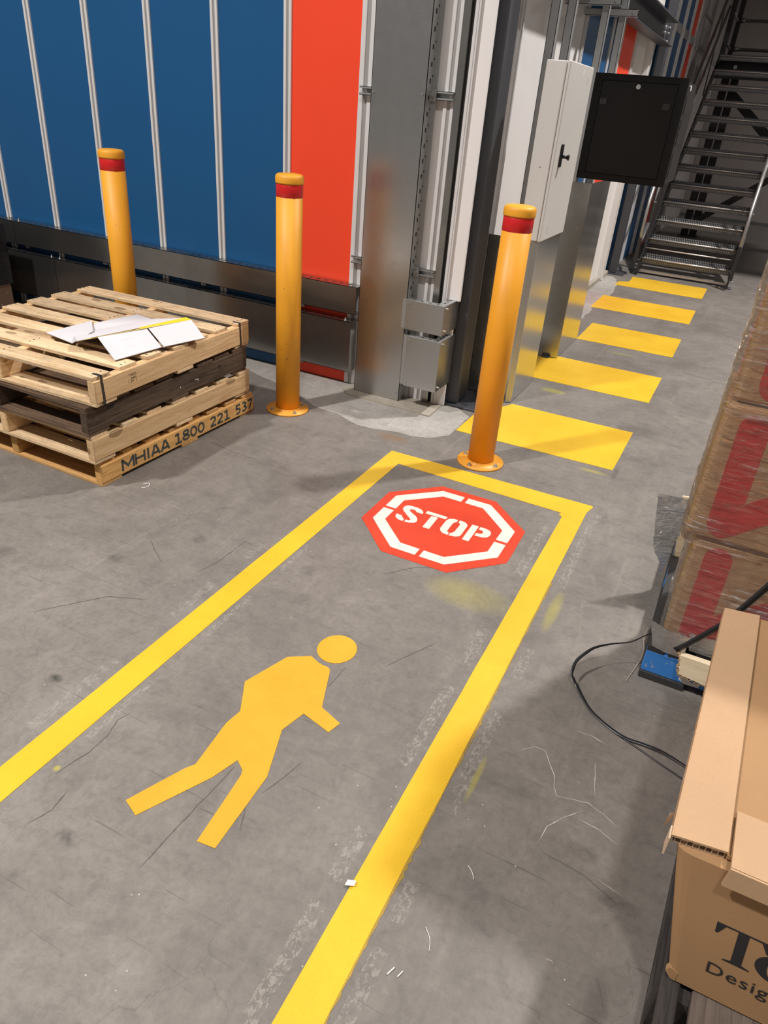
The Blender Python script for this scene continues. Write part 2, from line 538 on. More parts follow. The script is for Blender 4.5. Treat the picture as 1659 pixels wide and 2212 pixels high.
def film(name, milk, glint_streak, tint=(0.93, 0.92, 0.91)):
    m = NT(name)
    tr = m.add('ShaderNodeBsdfTransparent')
    tr.inputs[0].default_value = (0.96, 0.955, 0.95, 1)
    v = m.pos((1.6, 1.6, 30))
    v2 = m.pos((6, 6, 17))
    n = m.noise(v, 3.0, 5, 0.65, 1.2)
    n2 = m.noise(v2, 2.4, 4, 0.6, 1.6)
    patch = m.noise(m.pos((1, 1, 1.4)), 5.0, 3, 0.6)
    k = m.math('MULTIPLY', m.math('SUBTRACT', n, 0.545, True), 11.0, True)
    k = m.math('MULTIPLY', k, m.math('ADD', m.math('MULTIPLY', m.math('SUBTRACT', patch, 0.40, True), 3.5, True), 0.10), True)
    sz = m.add('ShaderNodeSeparateXYZ')
    gp = m.add('ShaderNodeNewGeometry')
    m.link(gp.outputs['Position'], sz.inputs[0])
    dense = m.math('MULTIPLY', m.math('SUBTRACT', 0.66, sz.outputs[2], True), 3.0, True)   # white glint streaks painted in, denser and cloudier towards the foot
    k = m.math('MULTIPLY', k, m.math('ADD', 0.75, m.math('MULTIPLY', dense, 0.9)), True)
    fac = m.math('ADD', m.math('MULTIPLY', k, glint_streak), m.math('ADD', milk, m.math('MULTIPLY', dense, 0.06)), True)
    m.set(Base_Color=tint, Roughness=0.22)
    m.b.inputs['Specular IOR Level'].default_value = 0.9
    m.bump(m.math('ADD', n, m.math('MULTIPLY', n2, 1.2)), 1.0, 0.035)
    gl = m.add('ShaderNodeBsdfGlossy')
    gl.inputs['Roughness'].default_value = 0.2
    gl.inputs['Color'].default_value = (1, 1, 1, 1)
    bn = [x for x in m.n if x.bl_idname == 'ShaderNodeBump'][0]
    m.link(bn.outputs[0], gl.inputs['Normal'])
    fr = m.add('ShaderNodeFresnel')
    fr.inputs['IOR'].default_value = 1.45
    m.link(bn.outputs[0], fr.inputs['Normal'])
    tl = m.add('ShaderNodeBsdfTranslucent')
    tl.inputs[0].default_value = (*tint, 1)
    mh = m.add('ShaderNodeMixShader')
    mh.inputs[0].default_value = 0.4
    m.link(m.b.outputs[0], mh.inputs[1])
    m.link(tl.outputs[0], mh.inputs[2])
    mx = m.add('ShaderNodeMixShader')
    m.link(fac, mx.inputs[0])
    m.link(tr.outputs[0], mx.inputs[1])
    m.link(mh.outputs[0], mx.inputs[2])
    mx2 = m.add('ShaderNodeMixShader')
    m.link(fr.outputs[0], mx2.inputs[0])
    m.link(mx.outputs[0], mx2.inputs[1])
    m.link(gl.outputs[0], mx2.inputs[2])
    m.link(mx2.outputs[0], m.out.inputs['Surface'])
    return m.m

def cardboard(name, col, rough=0.8):
    m = NT(name)
    v = m.coord('Object', (1, 1, 1))
    fl = m.noise(m.coord('Object', (3, 3, 40)), 4, 4, 0.6)
    sp = m.noise(v, 120, 3, 0.7)
    bg = m.noise(v, 3, 3)
    c = m.ramp(bg, [(0.3, tuple(x * 0.93 for x in col)), (0.7, tuple(min(1, x * 1.05) for x in col))])
    c = m.mix(m.math('MULTIPLY', m.math('SUBTRACT', sp, 0.5, True), 0.9), c, tuple(x * 0.7 for x in col))
    c = m.mix(m.math('MULTIPLY', m.math('SUBTRACT', fl, 0.5, True), 0.5), c, tuple(x * 0.8 for x in col))
    m.set(Base_Color=c, Roughness=rough)
    m.b.inputs['Specular IOR Level'].default_value = 0.25
    return m.m

M = {}
M['floor'] = concrete('concrete_floor', (0.262, 0.236, 0.210), (0.155, 0.140, 0.125), 1.0, 0.5, True)
M['apron'] = concrete('pale_concrete', (0.47, 0.445, 0.41), (0.30, 0.28, 0.255), 0.25, 0.65)
M['slab'] = concrete('cream_concrete', (0.45, 0.40, 0.33), (0.36, 0.32, 0.265), 0.1, 0.7)
M['yellow'] = floor_paint('yellow_floor_paint', (0.80, 0.50, 0.030), (0.72, 0.415, 0.020))
M['amber'] = floor_paint('amber_floor_paint', (0.74, 0.405, 0.030), (0.66, 0.325, 0.018), 0.6)
M['oldyellow'] = floor_paint('worn_yellow_paint', (0.46, 0.29, 0.04), (0.20, 0.14, 0.05), 0.7)
M['red_paint'] = floor_paint('red_floor_paint', (0.66, 0.056, 0.020), (0.56, 0.040, 0.015), 0.5)
M['white_paint'] = floor_paint('white_floor_paint', (0.76, 0.725, 0.65), (0.69, 0.65, 0.57), 0.5)
M['blue'] = plain('blue_panel', (0.0095, 0.088, 0.235), 0.38, 0, 0.03, 1.0, spec=0.4)
M['red'] = plain('red_panel', (0.93, 0.072, 0.026), 0.42, 0, 0.03, 1.0, spec=0.35)
M['white'] = plain('white_panel', (0.83, 0.80, 0.79), 0.45, 0, 0.02, 1.0, spec=0.4)
M['grey_panel'] = plain('grey_panel', (0.42, 0.38, 0.365), 0.55, 0, 0.03, 1.0)
M['alu'] = plain('aluminium_joint', (0.72, 0.705, 0.70), 0.38, 0.1, 0.03, 6)
M['alu_dark'] = plain('aluminium_groove', (0.40, 0.385, 0.38), 0.45, 0.4, 0.05, 6)
M['backing'] = plain('wall_backing', (0.10, 0.10, 0.10), 0.8)
M['backwall'] = plain('rear_wall', (0.40, 0.355, 0.34), 0.8, 0, 0.05, 1.5)
M['galv'] = metal_sheet('galvanised_sheet', (0.54, 0.545, 0.54), 0.25, 0.2, 0.95, 0.05)
M['galv_dirty'] = metal_sheet('grimy_galvanised_sheet', (0.44, 0.43, 0.41), 0.24, 0.7, 0.95, 0.30)
M['galv_strut'] = metal_sheet('galvanised_strut', (0.52, 0.53, 0.53), 0.45, 0.7, 0.8)
M['galv_bright'] = plain('bright_galvanised', (0.66, 0.665, 0.66), 0.21, 0.97, 0.06, 5)
M['zinc'] = plain('zinc_bolt', (0.55, 0.55, 0.54), 0.35, 0.9, 0.1, 20)
M['hole'] = plain('punched_hole', (0.012, 0.012, 0.012), 0.9)
M['charcoal'] = plain('charcoal_steel', sc(66, 67, 72), 0.42, 0, 0.06, 3, spec=0.45)
M['black_steel'] = plain('black_steel', (0.022, 0.022, 0.024), 0.4, 0, 0.15, 4, spec=0.5)
M['tread'] = metal_sheet('dark_tread_steel', (0.13, 0.135, 0.14), 0.42, 0.4, 0.7)
M['nosing'] = plain('worn_nosing', (0.80, 0.73, 0.66), 0.35, 0.5, 0.08, 12)
M['rail_tube'] = metal_sheet('galvanised_tube', (0.40, 0.39, 0.37), 0.42, 0.3, 0.85)
M['cabinet'] = plain('light_grey_enamel', (0.66, 0.63, 0.60), 0.45, 0, 0.02, 2, 0.03)
M['rack'] = plain('black_powder_coat', (0.0045, 0.004, 0.004), 0.5, 0, 0.1, 4, 0.02, spec=0.22)
M['rack_door'] = plain('black_powder_door', (0.008, 0.0072, 0.0072), 0.45, 0, 0.1, 4, 0.02, spec=0.25)
M['rack_side'] = plain('black_gloss_coat', (0.02, 0.019, 0.018), 0.28, 0, 0.1, 4, spec=0.6)
M['black_plastic'] = plain('black_plastic', (0.012, 0.012, 0.013), 0.35, 0, 0.1, 8)
M['strap'] = plain('black_strapping', (0.018, 0.018, 0.020), 0.32, 0, 0.15, 8, spec=0.6)
M['bollard'] = painted('bollard_yellow', (0.90, 0.40, 0.024), 0.115, 0.5)
M['bollard_clean'] = painted('bollard_clean_yellow', (0.90, 0.38, 0.020), 0.055, 0.45)
M['bollard_base'] = painted('bollard_base_yellow', (0.86, 0.36, 0.03), 0.13, 0.45)
M['red_tape'] = painted('red_reflective_tape', (0.64, 0.014, 0.016), 0.02, 0.3, (0.6, 0.25, 0.05))
M['pine_x'] = wood('pale_pine_boards', (0.84, 0.64, 0.41), (0.55, 0.35, 0.17), 'x', 0.55, True, (0.40, 0.30, 0.20))
M['pine_y'] = wood('pale_pine_bearers', (0.84, 0.59, 0.33), (0.62, 0.38, 0.18), 'y', 0.06)
M['orange_x'] = wood('amber_pine_boards', (0.66, 0.39, 0.155), (0.45, 0.235, 0.075), 'x', 0.2)
M['orange_y'] = wood('amber_pine_bearers', (0.70, 0.41, 0.15), (0.50, 0.25, 0.075), 'y', 0.05)
M['dark_x'] = wood('dark_hardwood_boards', (0.17, 0.105, 0.065), (0.06, 0.038, 0.025), 'x', 0.3, False, (0.12, 0.095, 0.075))
M['dark_y'] = wood('dark_hardwood_bearers', (0.13, 0.085, 0.055), (0.042, 0.028, 0.020), 'y', 0.35, False, (0.14, 0.11, 0.085))
M['grey_wood'] = wood('stained_grey_boards', (0.20, 0.155, 0.125), (0.12, 0.09, 0.075), 'y', 0.5, False, (0.15, 0.13, 0.115))
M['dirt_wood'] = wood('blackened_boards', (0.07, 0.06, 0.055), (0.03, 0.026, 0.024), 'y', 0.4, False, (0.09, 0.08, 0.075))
M['cream_wood'] = wood('fresh_split_timber', (0.90, 0.77, 0.55), (0.80, 0.65, 0.43), 'x', 0.03, False)
M['splinter'] = wood('splintered_timber', (0.58, 0.38, 0.20), (0.36, 0.22, 0.11), 'x', 0.3, False)
M['blue_wood'] = painted('blue_pallet_paint', (0.040, 0.215, 0.62), 0.19, 0.6, (0.30, 0.34, 0.40))
M['black_wood'] = painted('grimy_pallet_board', (0.034, 0.034, 0.034), 0.10, 0.75, (0.02, 0.017, 0.014))
M['ink'] = plain('stencil_ink', (0.05, 0.055, 0.05), 0.8, 0, 0.2, 30)
M['ink_black'] = plain('printing_ink', (0.022, 0.021, 0.022), 0.7, 0, 0.1, 30)
M['stamp'] = plain('brand_stamp', (0.10, 0.06, 0.03), 0.8)
M['carton'] = cardboard('brown_cardboard', (0.42, 0.245, 0.120))
M['carton_pale'] = cardboard('pale_kraft_board', (0.54, 0.345, 0.20))
M['carton_wrapped'] = cardboard('wrapped_cardboard', (0.68, 0.43, 0.225))
M['carton_dark'] = cardboard('dusky_cardboard', (0.25, 0.15, 0.10))
M['honeycomb'] = cardboard('honeycomb_board', (0.62, 0.47, 0.33))
M['red_print'] = plain('red_print', (0.76, 0.055, 0.045), 0.6)
M['white_card'] = plain('white_board', (0.66, 0.635, 0.66), 0.6, 0, 0.03, 3)
M['card_back'] = cardboard('grey_board_back', (0.33, 0.27, 0.20))
M['yellow_print'] = plain('yellow_print', (0.86, 0.60, 0.02), 0.55)
M['faint_print'] = plain('faint_print', (0.62, 0.60, 0.62), 0.6)
M['film'] = film('stretch_film', 0.03, 0.9)
M['milky'] = film('torn_film', 0.17, 0.65, (0.97, 0.95, 0.94))
M['black_film'] = plain('black_stretch_film', (0.020, 0.019, 0.022), 0.28, 0, 0.3, 5, spec=0.6)
M['chalk'] = plain('chalky_scratch', (0.52, 0.49, 0.45), 0.9)
M['scuff'] = plain('rubber_scuff', (0.105, 0.095, 0.087), 0.8)
M['litter'] = plain('white_litter', (0.82, 0.80, 0.76), 0.6)
M['twine'] = plain('pale_twine', (0.50, 0.43, 0.34), 0.7)
M['rubber'] = plain('grey_sealant', (0.16, 0.16, 0.16), 0.7)

# ================================================================ SETTING
# ---- floor
b = MB()
b.grid(lambda u, v: (-10 + 20 * u, -5 + 22.6 * v, 0.0), 4, 4)
floor = struct(b.build('floor', M['floor']))
# pale apron in front of the panel wall, ragged edge
apron = [(-5.9, 4.05), (-1.46, 4.05), (-1.40, 4.10), (-1.25, 3.98), (-1.242, 3.745), (-1.255, 3.637), (-1.325, 3.551), (-1.424, 3.504), (-1.565, 3.498), (-1.656, 3.461), (-1.766, 3.459), (-1.841, 3.486), (-1.926, 3.529), (-2.047, 3.547), (-2.12, 3.545), (-2.22, 3.62), (-2.5, 3.74), (-2.8, 3.84), (-3.6, 3.88), (-5.9, 3.9)]
def wobble(poly, amp, step=0.06, seed=0):
    out = []
    n = len(poly)
    for i in range(n):
        a, c = Vector(poly[i]), Vector(poly[(i + 1) % n])
        k = max(1, int((c - a).length / step))
        for j in range(k):
            p = a.lerp(c, j / k)
            d = noise.noise_vector(Vector((p.x * 9 + seed, p.y * 9, 0.3)))
            out.append((p.x + d.x * amp, p.y + d.y * amp))
    return out
MB().prism(wobble(apron, 0.018), 0.0, 0.0012).build('concrete_apron', M['apron'], floor)
apron_b = [(-1.52, 4.6), (-1.34, 4.6), (-1.25, 5.4), (-1.22, 6.9), (-1.215, 7.25), (-1.235, 7.52), (-1.215, 8.2), (-1.203, 8.415), (-1.227, 8.785), (-1.30, 9.2), (-1.42, 9.35), (-1.52, 9.35)]
MB().prism(wobble(apron_b, 0.03), 0.0, 0.0012).build('concrete_apron', M['apron'], floor)
b = MB()
b.prism([(-2.12, 3.915), (-2.044, 3.844), (-1.455, 3.826), (-1.462, 4.09), (-2.09, 4.09)], 0.0, 0.010)
b.build('column_footing', M['slab'], floor)

def floor_line(pts, wd_, seed):
    P = [Vector((a, c_, 0)) for a, c_ in pts]
    Q = []
    for a, c_ in zip(P, P[1:]):
        n = max(2, int((c_ - a).length / 0.012))
        Q += [a.lerp(c_, k / n) for k in range(n)]
    Q.append(P[-1])
    A, B = [], []
    for i, q in enumerate(Q):
        d = (Q[min(i + 1, len(Q) - 1)] - Q[max(i - 1, 0)]).normalized()
        n = Vector((-d.y, d.x, 0))
        e = 0.002 * noise.noise(Vector((q.x * 40, q.y * 40, seed)))
        h = wd_ / 2 * (0.35 + 0.9 * abs(noise.noise(Vector((q.x * 90, q.y * 90, seed + 4))))) * min(1, 0.2 + i / 3, 0.2 + (len(Q) - 1 - i) / 3)
        A.append((q.x + n.x * (e + h), q.y + n.y * (e + h), 0.0007))
        B.append((q.x + n.x * (e - h), q.y + n.y * (e - h), 0.0007))
    return A, B
def scratches(lines, wd_, m, name):
    b = MB()
    for k, pts in enumerate(lines):
        A, B = floor_line(pts, wd_, k * 3.1)
        b.quadstrip(A, B, 0, False)
    o = b.build(name, M[m], floor)
    o['kind'] = 'stuff'
scratches([[(-0.192, 1.577), (-0.152, 1.62), (-0.118, 1.62), (-0.097, 1.585), (-0.068, 1.54), (-0.062, 1.506), (-0.046, 1.476), (0.039, 1.497), (0.083, 1.484), (0.126, 1.459)],
           [(0.034, 1.469), (-0.014, 1.412), (-0.043, 1.365), (-0.052, 1.306)], [(0.026, 1.656), (0.051, 1.528)], [(0.022, 1.433), (0.085, 1.425), (0.14, 1.403)],
           [(0.113, 1.278), (0.144, 1.271), (0.175, 1.263)], [(-0.057, 1.748), (-0.006, 1.753), (0.042, 1.742)], [(0.043, 1.023), (0.059, 1.025), (0.063, 1.02)]], 0.0034, 'chalk', 'white_scratch_marks')
scratches([[(-1.288, 0.843), (-1.28, 0.894), (-1.267, 0.943), (-1.268, 1.015), (-1.286, 1.074), (-1.275, 1.112)], [(-0.898, 0.747), (-0.896, 0.855), (-0.89, 0.983), (-0.884, 1.111)],
           [(-0.765, 1.074), (-0.745, 1.144), (-0.729, 1.215)], [(-1.889, 1.877), (-1.81, 1.82), (-1.742, 1.777)], [(-1.553, 2.081), (-1.554, 1.898), (-1.576, 1.799)], [(-0.818, 1.512), (-0.812, 1.627)],
           [(-1.227, 0.701), (-1.207, 0.759), (-1.219, 0.825)], [(-2.30, 2.784), (-2.129, 2.75), (-1.948, 2.744)], [(-0.946, 2.185), (-0.854, 2.303), (-0.663, 2.398)],
           [(-0.036, 1.283), (0.076, 1.273), (0.177, 1.233)], [(-0.80, 1.06), (-0.75, 0.95)], [(-1.9, 1.3), (-1.75, 1.5), (-1.62, 1.56)], [(-0.6, 1.9), (-0.7, 1.7)], [(-0.75, 5.4), (-0.45, 5.42)], [(-0.2, 5.9), (0.25, 5.75)]], 0.0052, 'scuff', 'dark_scuff_marks')

# ---- wall_left: the coloured panel wall that faces the camera (plane y = 4.04)
WY = 4.045
wall_left = struct(MB().box(-6.3, -1.50, WY + 0.02, WY + 0.16, 0.0, 3.2).build('wall_left', M['backing']))
XS = [-2.637 - 0.507 * k for k in range(7)]          # joint centres, right to left
def panel_a(x0, x1, m, label=None):
    o = MB().box(x0, x1, WY, WY + 0.02, 0.005, 3.2).build('panel', M[m], wall_left)
    if label: o['label'] = label
    return o
for k in range(6):
    panel_a(XS[k + 1] + 0.02, XS[k] - 0.02, 'blue')
panel_a(XS[0] + 0.02, -2.165, 'red', 'red panel beside the blue ones')
panel_a(-2.10, -1.60, 'white', 'white panel')
o = MB().box(-1.52, -1.43, WY, WY + 0.02, 0.665, 3.2).box(-1.52, -1.452, WY, WY + 0.02, 0.005, 0.665).build('panel', M['white'], wall_left)
o['label'] = 'narrow white panel'
def joint(mb, x, half=0.026):
    mb.box(x - half, x - half * 0.30, WY - 0.012, WY + 0.01, 0.005, 3.2, 0.002)
    mb.box(x + half * 0.30, x + half, WY - 0.012, WY + 0.01, 0.005, 3.2, 0.002)
    mb.box(x - half * 0.32, x + half * 0.32, WY - 0.006, WY + 0.01, 0.005, 3.2, 0.0, mi=1)
    return mb
for x in XS[:6]:
    joint(MB(), x).build('joint_strip', [M['alu'], M['alu_dark']], wall_left)
joint(MB(), -2.128, 0.042).build('joint_strip', [M['alu'], M['alu_dark']], wall_left)
b = joint(MB(), -1.626, 0.031)
b.build('joint_strip', [M['alu'], M['alu_dark']], wall_left)
MB().box(-1.592, -1.552, WY - 0.030, WY + 0.01, 0.005, 3.2, 0.002).build('corner_angle', M['galv_dirty'], wall_left)
MB().box(-1.536, -1.518, WY - 0.016, WY + 0.01, 0.005, 3.2, 0.002).box(-1.514, -1.506, WY - 0.02, WY + 0.01, 0.005, 3.2).build('joint_strip', M['alu'], wall_left)

# ---- wall_right: the panel wall running away (plane x = -1.5)
WX = -1.50
wall_right = struct(MB().box(WX - 0.16, WX - 0.02, WY + 0.16, 17.4, 0.0, 5.0).build('wall_right', M['backing']))
ZB = 4.6
cuts = [(4.07, 4.64, 'white'), (4.70, 6.14, 'white'), (6.20, 6.66, 'blue'), (6.72, 7.10, 'blue'), (7.16, 7.52, 'blue'), (7.58, 8.20, 'red'), (8.31, 8.93, 'white'), (9.12, 9.44, 'white'),
        (9.60, 10.42, 'blue'), (10.60, 11.16, 'blue'), (11.36, 11.86, 'blue'), (12.02, 12.54, 'red'), (12.68, 13.55, 'grey_panel'), (13.58, 14.44, 'grey_panel'), (14.47, 15.3, 'grey_panel'), (15.33, 16.2, 'grey_panel'), (16.23, 17.38, 'grey_panel')]
for y0, y1, m in cuts:
    MB().box(WX - 0.02, WX, y0, y1, 0.005, ZB).build('panel', M[m], wall_right)
for y0, y1 in ((4.64, 4.70), (6.14, 6.20), (6.66, 6.72), (7.10, 7.16), (7.52, 7.58), (8.20, 8.31), (9.02, 9.12), (10.42, 10.60), (11.16, 11.36), (11.86, 12.02), (12.54, 12.68)):
    h = (y1 - y0)
    MB().box(WX - 0.01, WX + 0.014, y0, y0 + h * 0.35, 0.005, ZB, 0.002).box(WX - 0.01, WX + 0.014, y1 - h * 0.35, y1, 0.005, ZB, 0.002).box(WX - 0.01, WX + 0.004, y0 + h * 0.33, y1 - h * 0.33, 0.005, ZB, 0, mi=1).build('joint_strip', [M['alu'], M['alu_dark']], wall_right)
MB().box(WX - 0.01, WX + 0.06, 8.93, 9.02, 0.005, ZB, 0.003).build('door_jamb', M['alu'], wall_right)
for y in (13.565, 14.455, 15.315, 16.215):
    MB().box(WX - 0.01, WX + 0.006, y - 0.012, y + 0.012, 0.005, ZB).build('joint_strip', M['alu'], wall_right)
b = MB()
for y0, y1, z in ((10.0, 17.3, 2.62), (4.2, 9.2, 3.3)):
    b.box(WX, WX + 0.010, y0, y1, z, z + 0.10, 0.003)
b.build('wall_rail', M['alu_dark'], wall_right)
MB().box(WX - 0.01, WX + 0.045, 8.3, 9.4, 0.0, 0.05, 0.004).build('door_sill', M['slab'], wall_right)

# ---- rear wall
wall_back = struct(MB().box(-1.7, 9.0, 17.4, 17.55, 0.0, 6.0).build('wall_back', M['backwall']))
MB().box(-1.5, 9.0, 17.385, 17.4, 0.0, 0.06).build('baseboard_back', M['rubber'], wall_back)

# unseen mezzanine slab, added overhead to shade the stairs and far wall
struct(MB().box(-1.66, 7.0, 8.95, 17.55, 4.35, 4.55).build('mezzanine_shade', M['backing']))

# ================================================================ FLOOR MARKINGS
PT = 0.0016
def paint(name, poly, m, label, cat, group=None, z0=0.0002, z1=PT, amp=0.0012, step=0.05):
    o = MB().prism(wobble(poly, amp, step), z0, z1).build(name, M[m])
    return tag(o, label, cat, group)
border = [(-1.432, -1.6), (-1.433, 3.258), (-0.330, 3.266), (-0.322, 3.255), (-0.334, 3.20), (-0.346, 3.18), (-0.352, 1.9), (-0.332, 0.675), (-0.30, -1.6), (-0.40, -1.6), (-0.425, 0.618), (-0.434, 3.075), (-0.452, 3.085), (-0.446, 3.110), (-1.333, 3.132), (-1.337, 0.70), (-1.332, -1.6)]
border = [(-1.432, -1.6), (-1.433, 3.258), (-0.330, 3.266), (-0.322, 3.255), (-0.334, 3.20), (-0.338, 3.18), (-0.332, 0.675), (-0.328, -1.6), (-0.422, -1.6), (-0.426, 0.618), (-0.434, 3.075), (-0.452, 3.085), (-0.446, 3.110), (-1.333, 3.132), (-1.337, 0.70), (-1.332, -1.6)]
paint('walkway_border', border, 'yellow', 'yellow painted border line around the walkway, open towards the camera', 'floor marking')
def ragged(x, y0, y1, w):
    n = int((y1 - y0) / 0.012)
    L = [(x, y0 + (y1 - y0) * i / n) for i in range(n + 1)]
    Rr = [(x + w * (0.45 + 0.75 * abs(noise.noise(Vector((3.1, p[1] * 38, 0))))) * (0.25 + 0.75 * min(1, max(0, 1.3 * (noise.noise(Vector((9.7, p[1] * 3.2, 0))) + 0.6)))), p[1]) for p in L]
    return L + Rr[::-1]
o = MB().prism(ragged(-0.336, 0.2, 2.5, 0.0165), 0.0001, 0.0010).build('old_paint_edge', M['oldyellow'])
tag(o, 'ragged worn strip of older dark yellow paint along the right border line', 'floor marking')

zeb = [('nearest', [(-1.242, 3.738), (-1.240, 4.036), (-1.09, 4.37), (-0.313, 4.372), (-0.319, 3.748)], 'nearest and widest yellow crossing bar, behind the third bollard'),
       ('b', [(-1.245, 4.99), (-1.243, 5.52), (-1.11, 5.62), (-0.307, 5.622), (-0.309, 4.99)], 'second nearest yellow crossing bar, beside the two galvanised guards'),
       ('c', [(-1.105, 6.245), (-1.105, 6.892), (-0.303, 6.896), (-0.304, 6.25)], 'middle yellow crossing bar, touching the far galvanised guard'),
       ('d', [(-1.263, 7.528), (-1.262, 8.195), (-0.303, 8.2), (-0.302, 7.54)], 'fourth yellow crossing bar, with its left end on pale concrete'),
       ('e', [(-1.265, 8.865), (-1.262, 9.10), (-1.17, 9.16), (-1.155, 9.25), (-1.172, 9.54), (-0.299, 9.545), (-0.301, 8.873)], 'farthest yellow crossing bar, right before the metal stairs')]
for nm, poly, lab in zeb:
    paint('crossing_bar', poly, 'yellow', lab, 'floor marking', 'yellow crossing bars', amp=0.002)

# stop sign
sx, sy = -0.888, 2.682
sign = thing('stop_sign', 'red painted octagon with white ring and stencilled word on the floor', 'floor sign', (sx, sy, 0))
octO = [(-1.034, 3.030), (-0.752, 3.034), (-0.545, 2.834), (-0.539, 2.538), (-0.733, 2.333), (-1.034, 2.330), (-1.234, 2.528), (-1.236, 2.822)]
MB((sx, sy, 0)).prism(wobble(octO, 0.003, 0.03), 0.0002, 0.0012).build('red_octagon', M['red_paint'], sign)
def octpts(r, ang=0.0):
    # flat sided octagon
    R = r / math.cos(PI / 8)
    return [(R * math.cos(PI / 8 + k * PI / 4), R * math.sin(PI / 8 + k * PI / 4)) for k in range(8)]
oa, ob = octpts(0.302), octpts(0.249)
g = 0.010
def side_clip(p, q, t):
    return (p[0] + (q[0] - p[0]) * t, p[1] + (q[1] - p[1]) * t)
# four white pieces; gaps lie in the middle of top, right, bottom and left sides
for c0 in range(4):
    # vertices 2*c0-? order: k=0 right-up, k=1 top-right, k=2 top-left, k=3 left-up ...
    k = 2 * c0
    ia, ib = k % 8, (k + 1) % 8
    pa, pb = (k - 1) % 8, (k + 2) % 8
    def half(P):
        a0 = side_clip(P[ia], P[pa], 0.5 - g / math.dist(P[ia], P[pa]))
        b0 = side_clip(P[ib], P[pb], 0.5 - g / math.dist(P[ib], P[pb]))
        return [a0, P[ia], P[ib], b0]
    poly = half(oa) + half(ob)[::-1]
    MB().prism(wobble(poly, 0.001, 0.03), 0.0013, 0.0021).build('white_ring_piece', M['white_paint'], sign)
LET = {
 's': [[(-1.01, 2.716), (-1.011, 2.73), (-1.021, 2.745), (-1.037, 2.754), (-1.055, 2.757), (-1.083, 2.757), (-1.102, 2.751), (-1.11, 2.734), (-1.109, 2.713), (-1.097, 2.694), (-1.073, 2.673), (-1.038, 2.642), (-1.034, 2.632), (-1.040, 2.627), (-1.054, 2.626), (-1.053, 2.607), (-1.031, 2.609), (-1.01, 2.619), (-1.004, 2.639), (-1.011, 2.66), (-1.026, 2.679), (-1.055, 2.697), (-1.074, 2.712), (-1.075, 2.724), (-1.061, 2.731), (-1.048, 2.727), (-1.041, 2.717)],
       [(-1.112, 2.653), (-1.085, 2.65), (-1.078, 2.638), (-1.063, 2.625), (-1.061, 2.606), (-1.088, 2.609), (-1.106, 2.625), (-1.112, 2.639)]],
 't': [[(-1.0, 2.756), (-0.898, 2.756), (-0.898, 2.732), (-1.0, 2.730)], [(-0.966, 2.723), (-0.934, 2.725), (-0.930, 2.609), (-0.963, 2.609)]],
 'o': [[(-0.846, 2.759), (-0.87, 2.756), (-0.886, 2.745), (-0.892, 2.725), (-0.89, 2.645), (-0.883, 2.629), (-0.869, 2.614), (-0.84, 2.608), (-0.842, 2.63), (-0.854, 2.639), (-0.856, 2.712), (-0.851, 2.73), (-0.845, 2.738)],
       [(-0.838, 2.759), (-0.814, 2.759), (-0.798, 2.748), (-0.79, 2.732), (-0.787, 2.644), (-0.79, 2.627), (-0.806, 2.614), (-0.835, 2.609), (-0.836, 2.63), (-0.827, 2.639), (-0.823, 2.654), (-0.823, 2.721), (-0.827, 2.732), (-0.836, 2.737)]],
 'p': [[(-0.775, 2.757), (-0.743, 2.758), (-0.740, 2.611), (-0.771, 2.611)], [(-0.735, 2.758), (-0.705, 2.757), (-0.685, 2.748), (-0.675, 2.732), (-0.673, 2.706), (-0.681, 2.686), (-0.698, 2.676), (-0.734, 2.673), (-0.735, 2.697), (-0.714, 2.701), (-0.708, 2.71), (-0.711, 2.725), (-0.718, 2.732), (-0.735, 2.733)]],
}
for ch in 'stop':
    b = MB((sx, sy, 0))
    for poly in LET[ch]:
        b.prism(poly, 0.0013, 0.0021)
    b.build('white_letter', M['white_paint'], sign)

# walking figure
fig = thing('pedestrian_symbol', 'amber painted walking figure on the floor inside the walkway', 'floor sign', (-0.9, 1.2, 0))
body = [(-1.007, 1.567), (-0.94, 1.613), (-0.907, 1.599), (-0.886, 1.594), (-0.867, 1.595), (-0.852, 1.588), (-0.845, 1.573), (-0.788, 1.427), (-0.706, 1.398), (-0.719, 1.35), (-0.823, 1.376), (-0.844, 1.287), (-0.785, 1.124), (-0.773, 0.878), (-0.826, 0.871), (-0.851, 1.091), (-0.858, 1.108), (-0.89, 1.129), (-0.916, 1.044), (-1.01, 0.852), (-1.065, 0.874), (-1.001, 1.031), (-0.984, 1.059), (-1.003, 1.225), (-0.996, 1.285), (-1.06, 1.397)]
MB((-0.9, 1.2, 0)).prism(wobble(body, 0.001, 0.03), 0.0002, PT).build('body', M['amber'], fig)
hc = (-0.883, 1.690)
hp = [(hc[0] + 0.0685 * math.cos(a), hc[1] + 0.0745 * math.sin(a)) for a in [2 * PI * k / 22 for k in range(22)]]
MB((-0.9, 1.2, 0)).prism(hp, 0.0002, PT).build('head', M['amber'], fig)

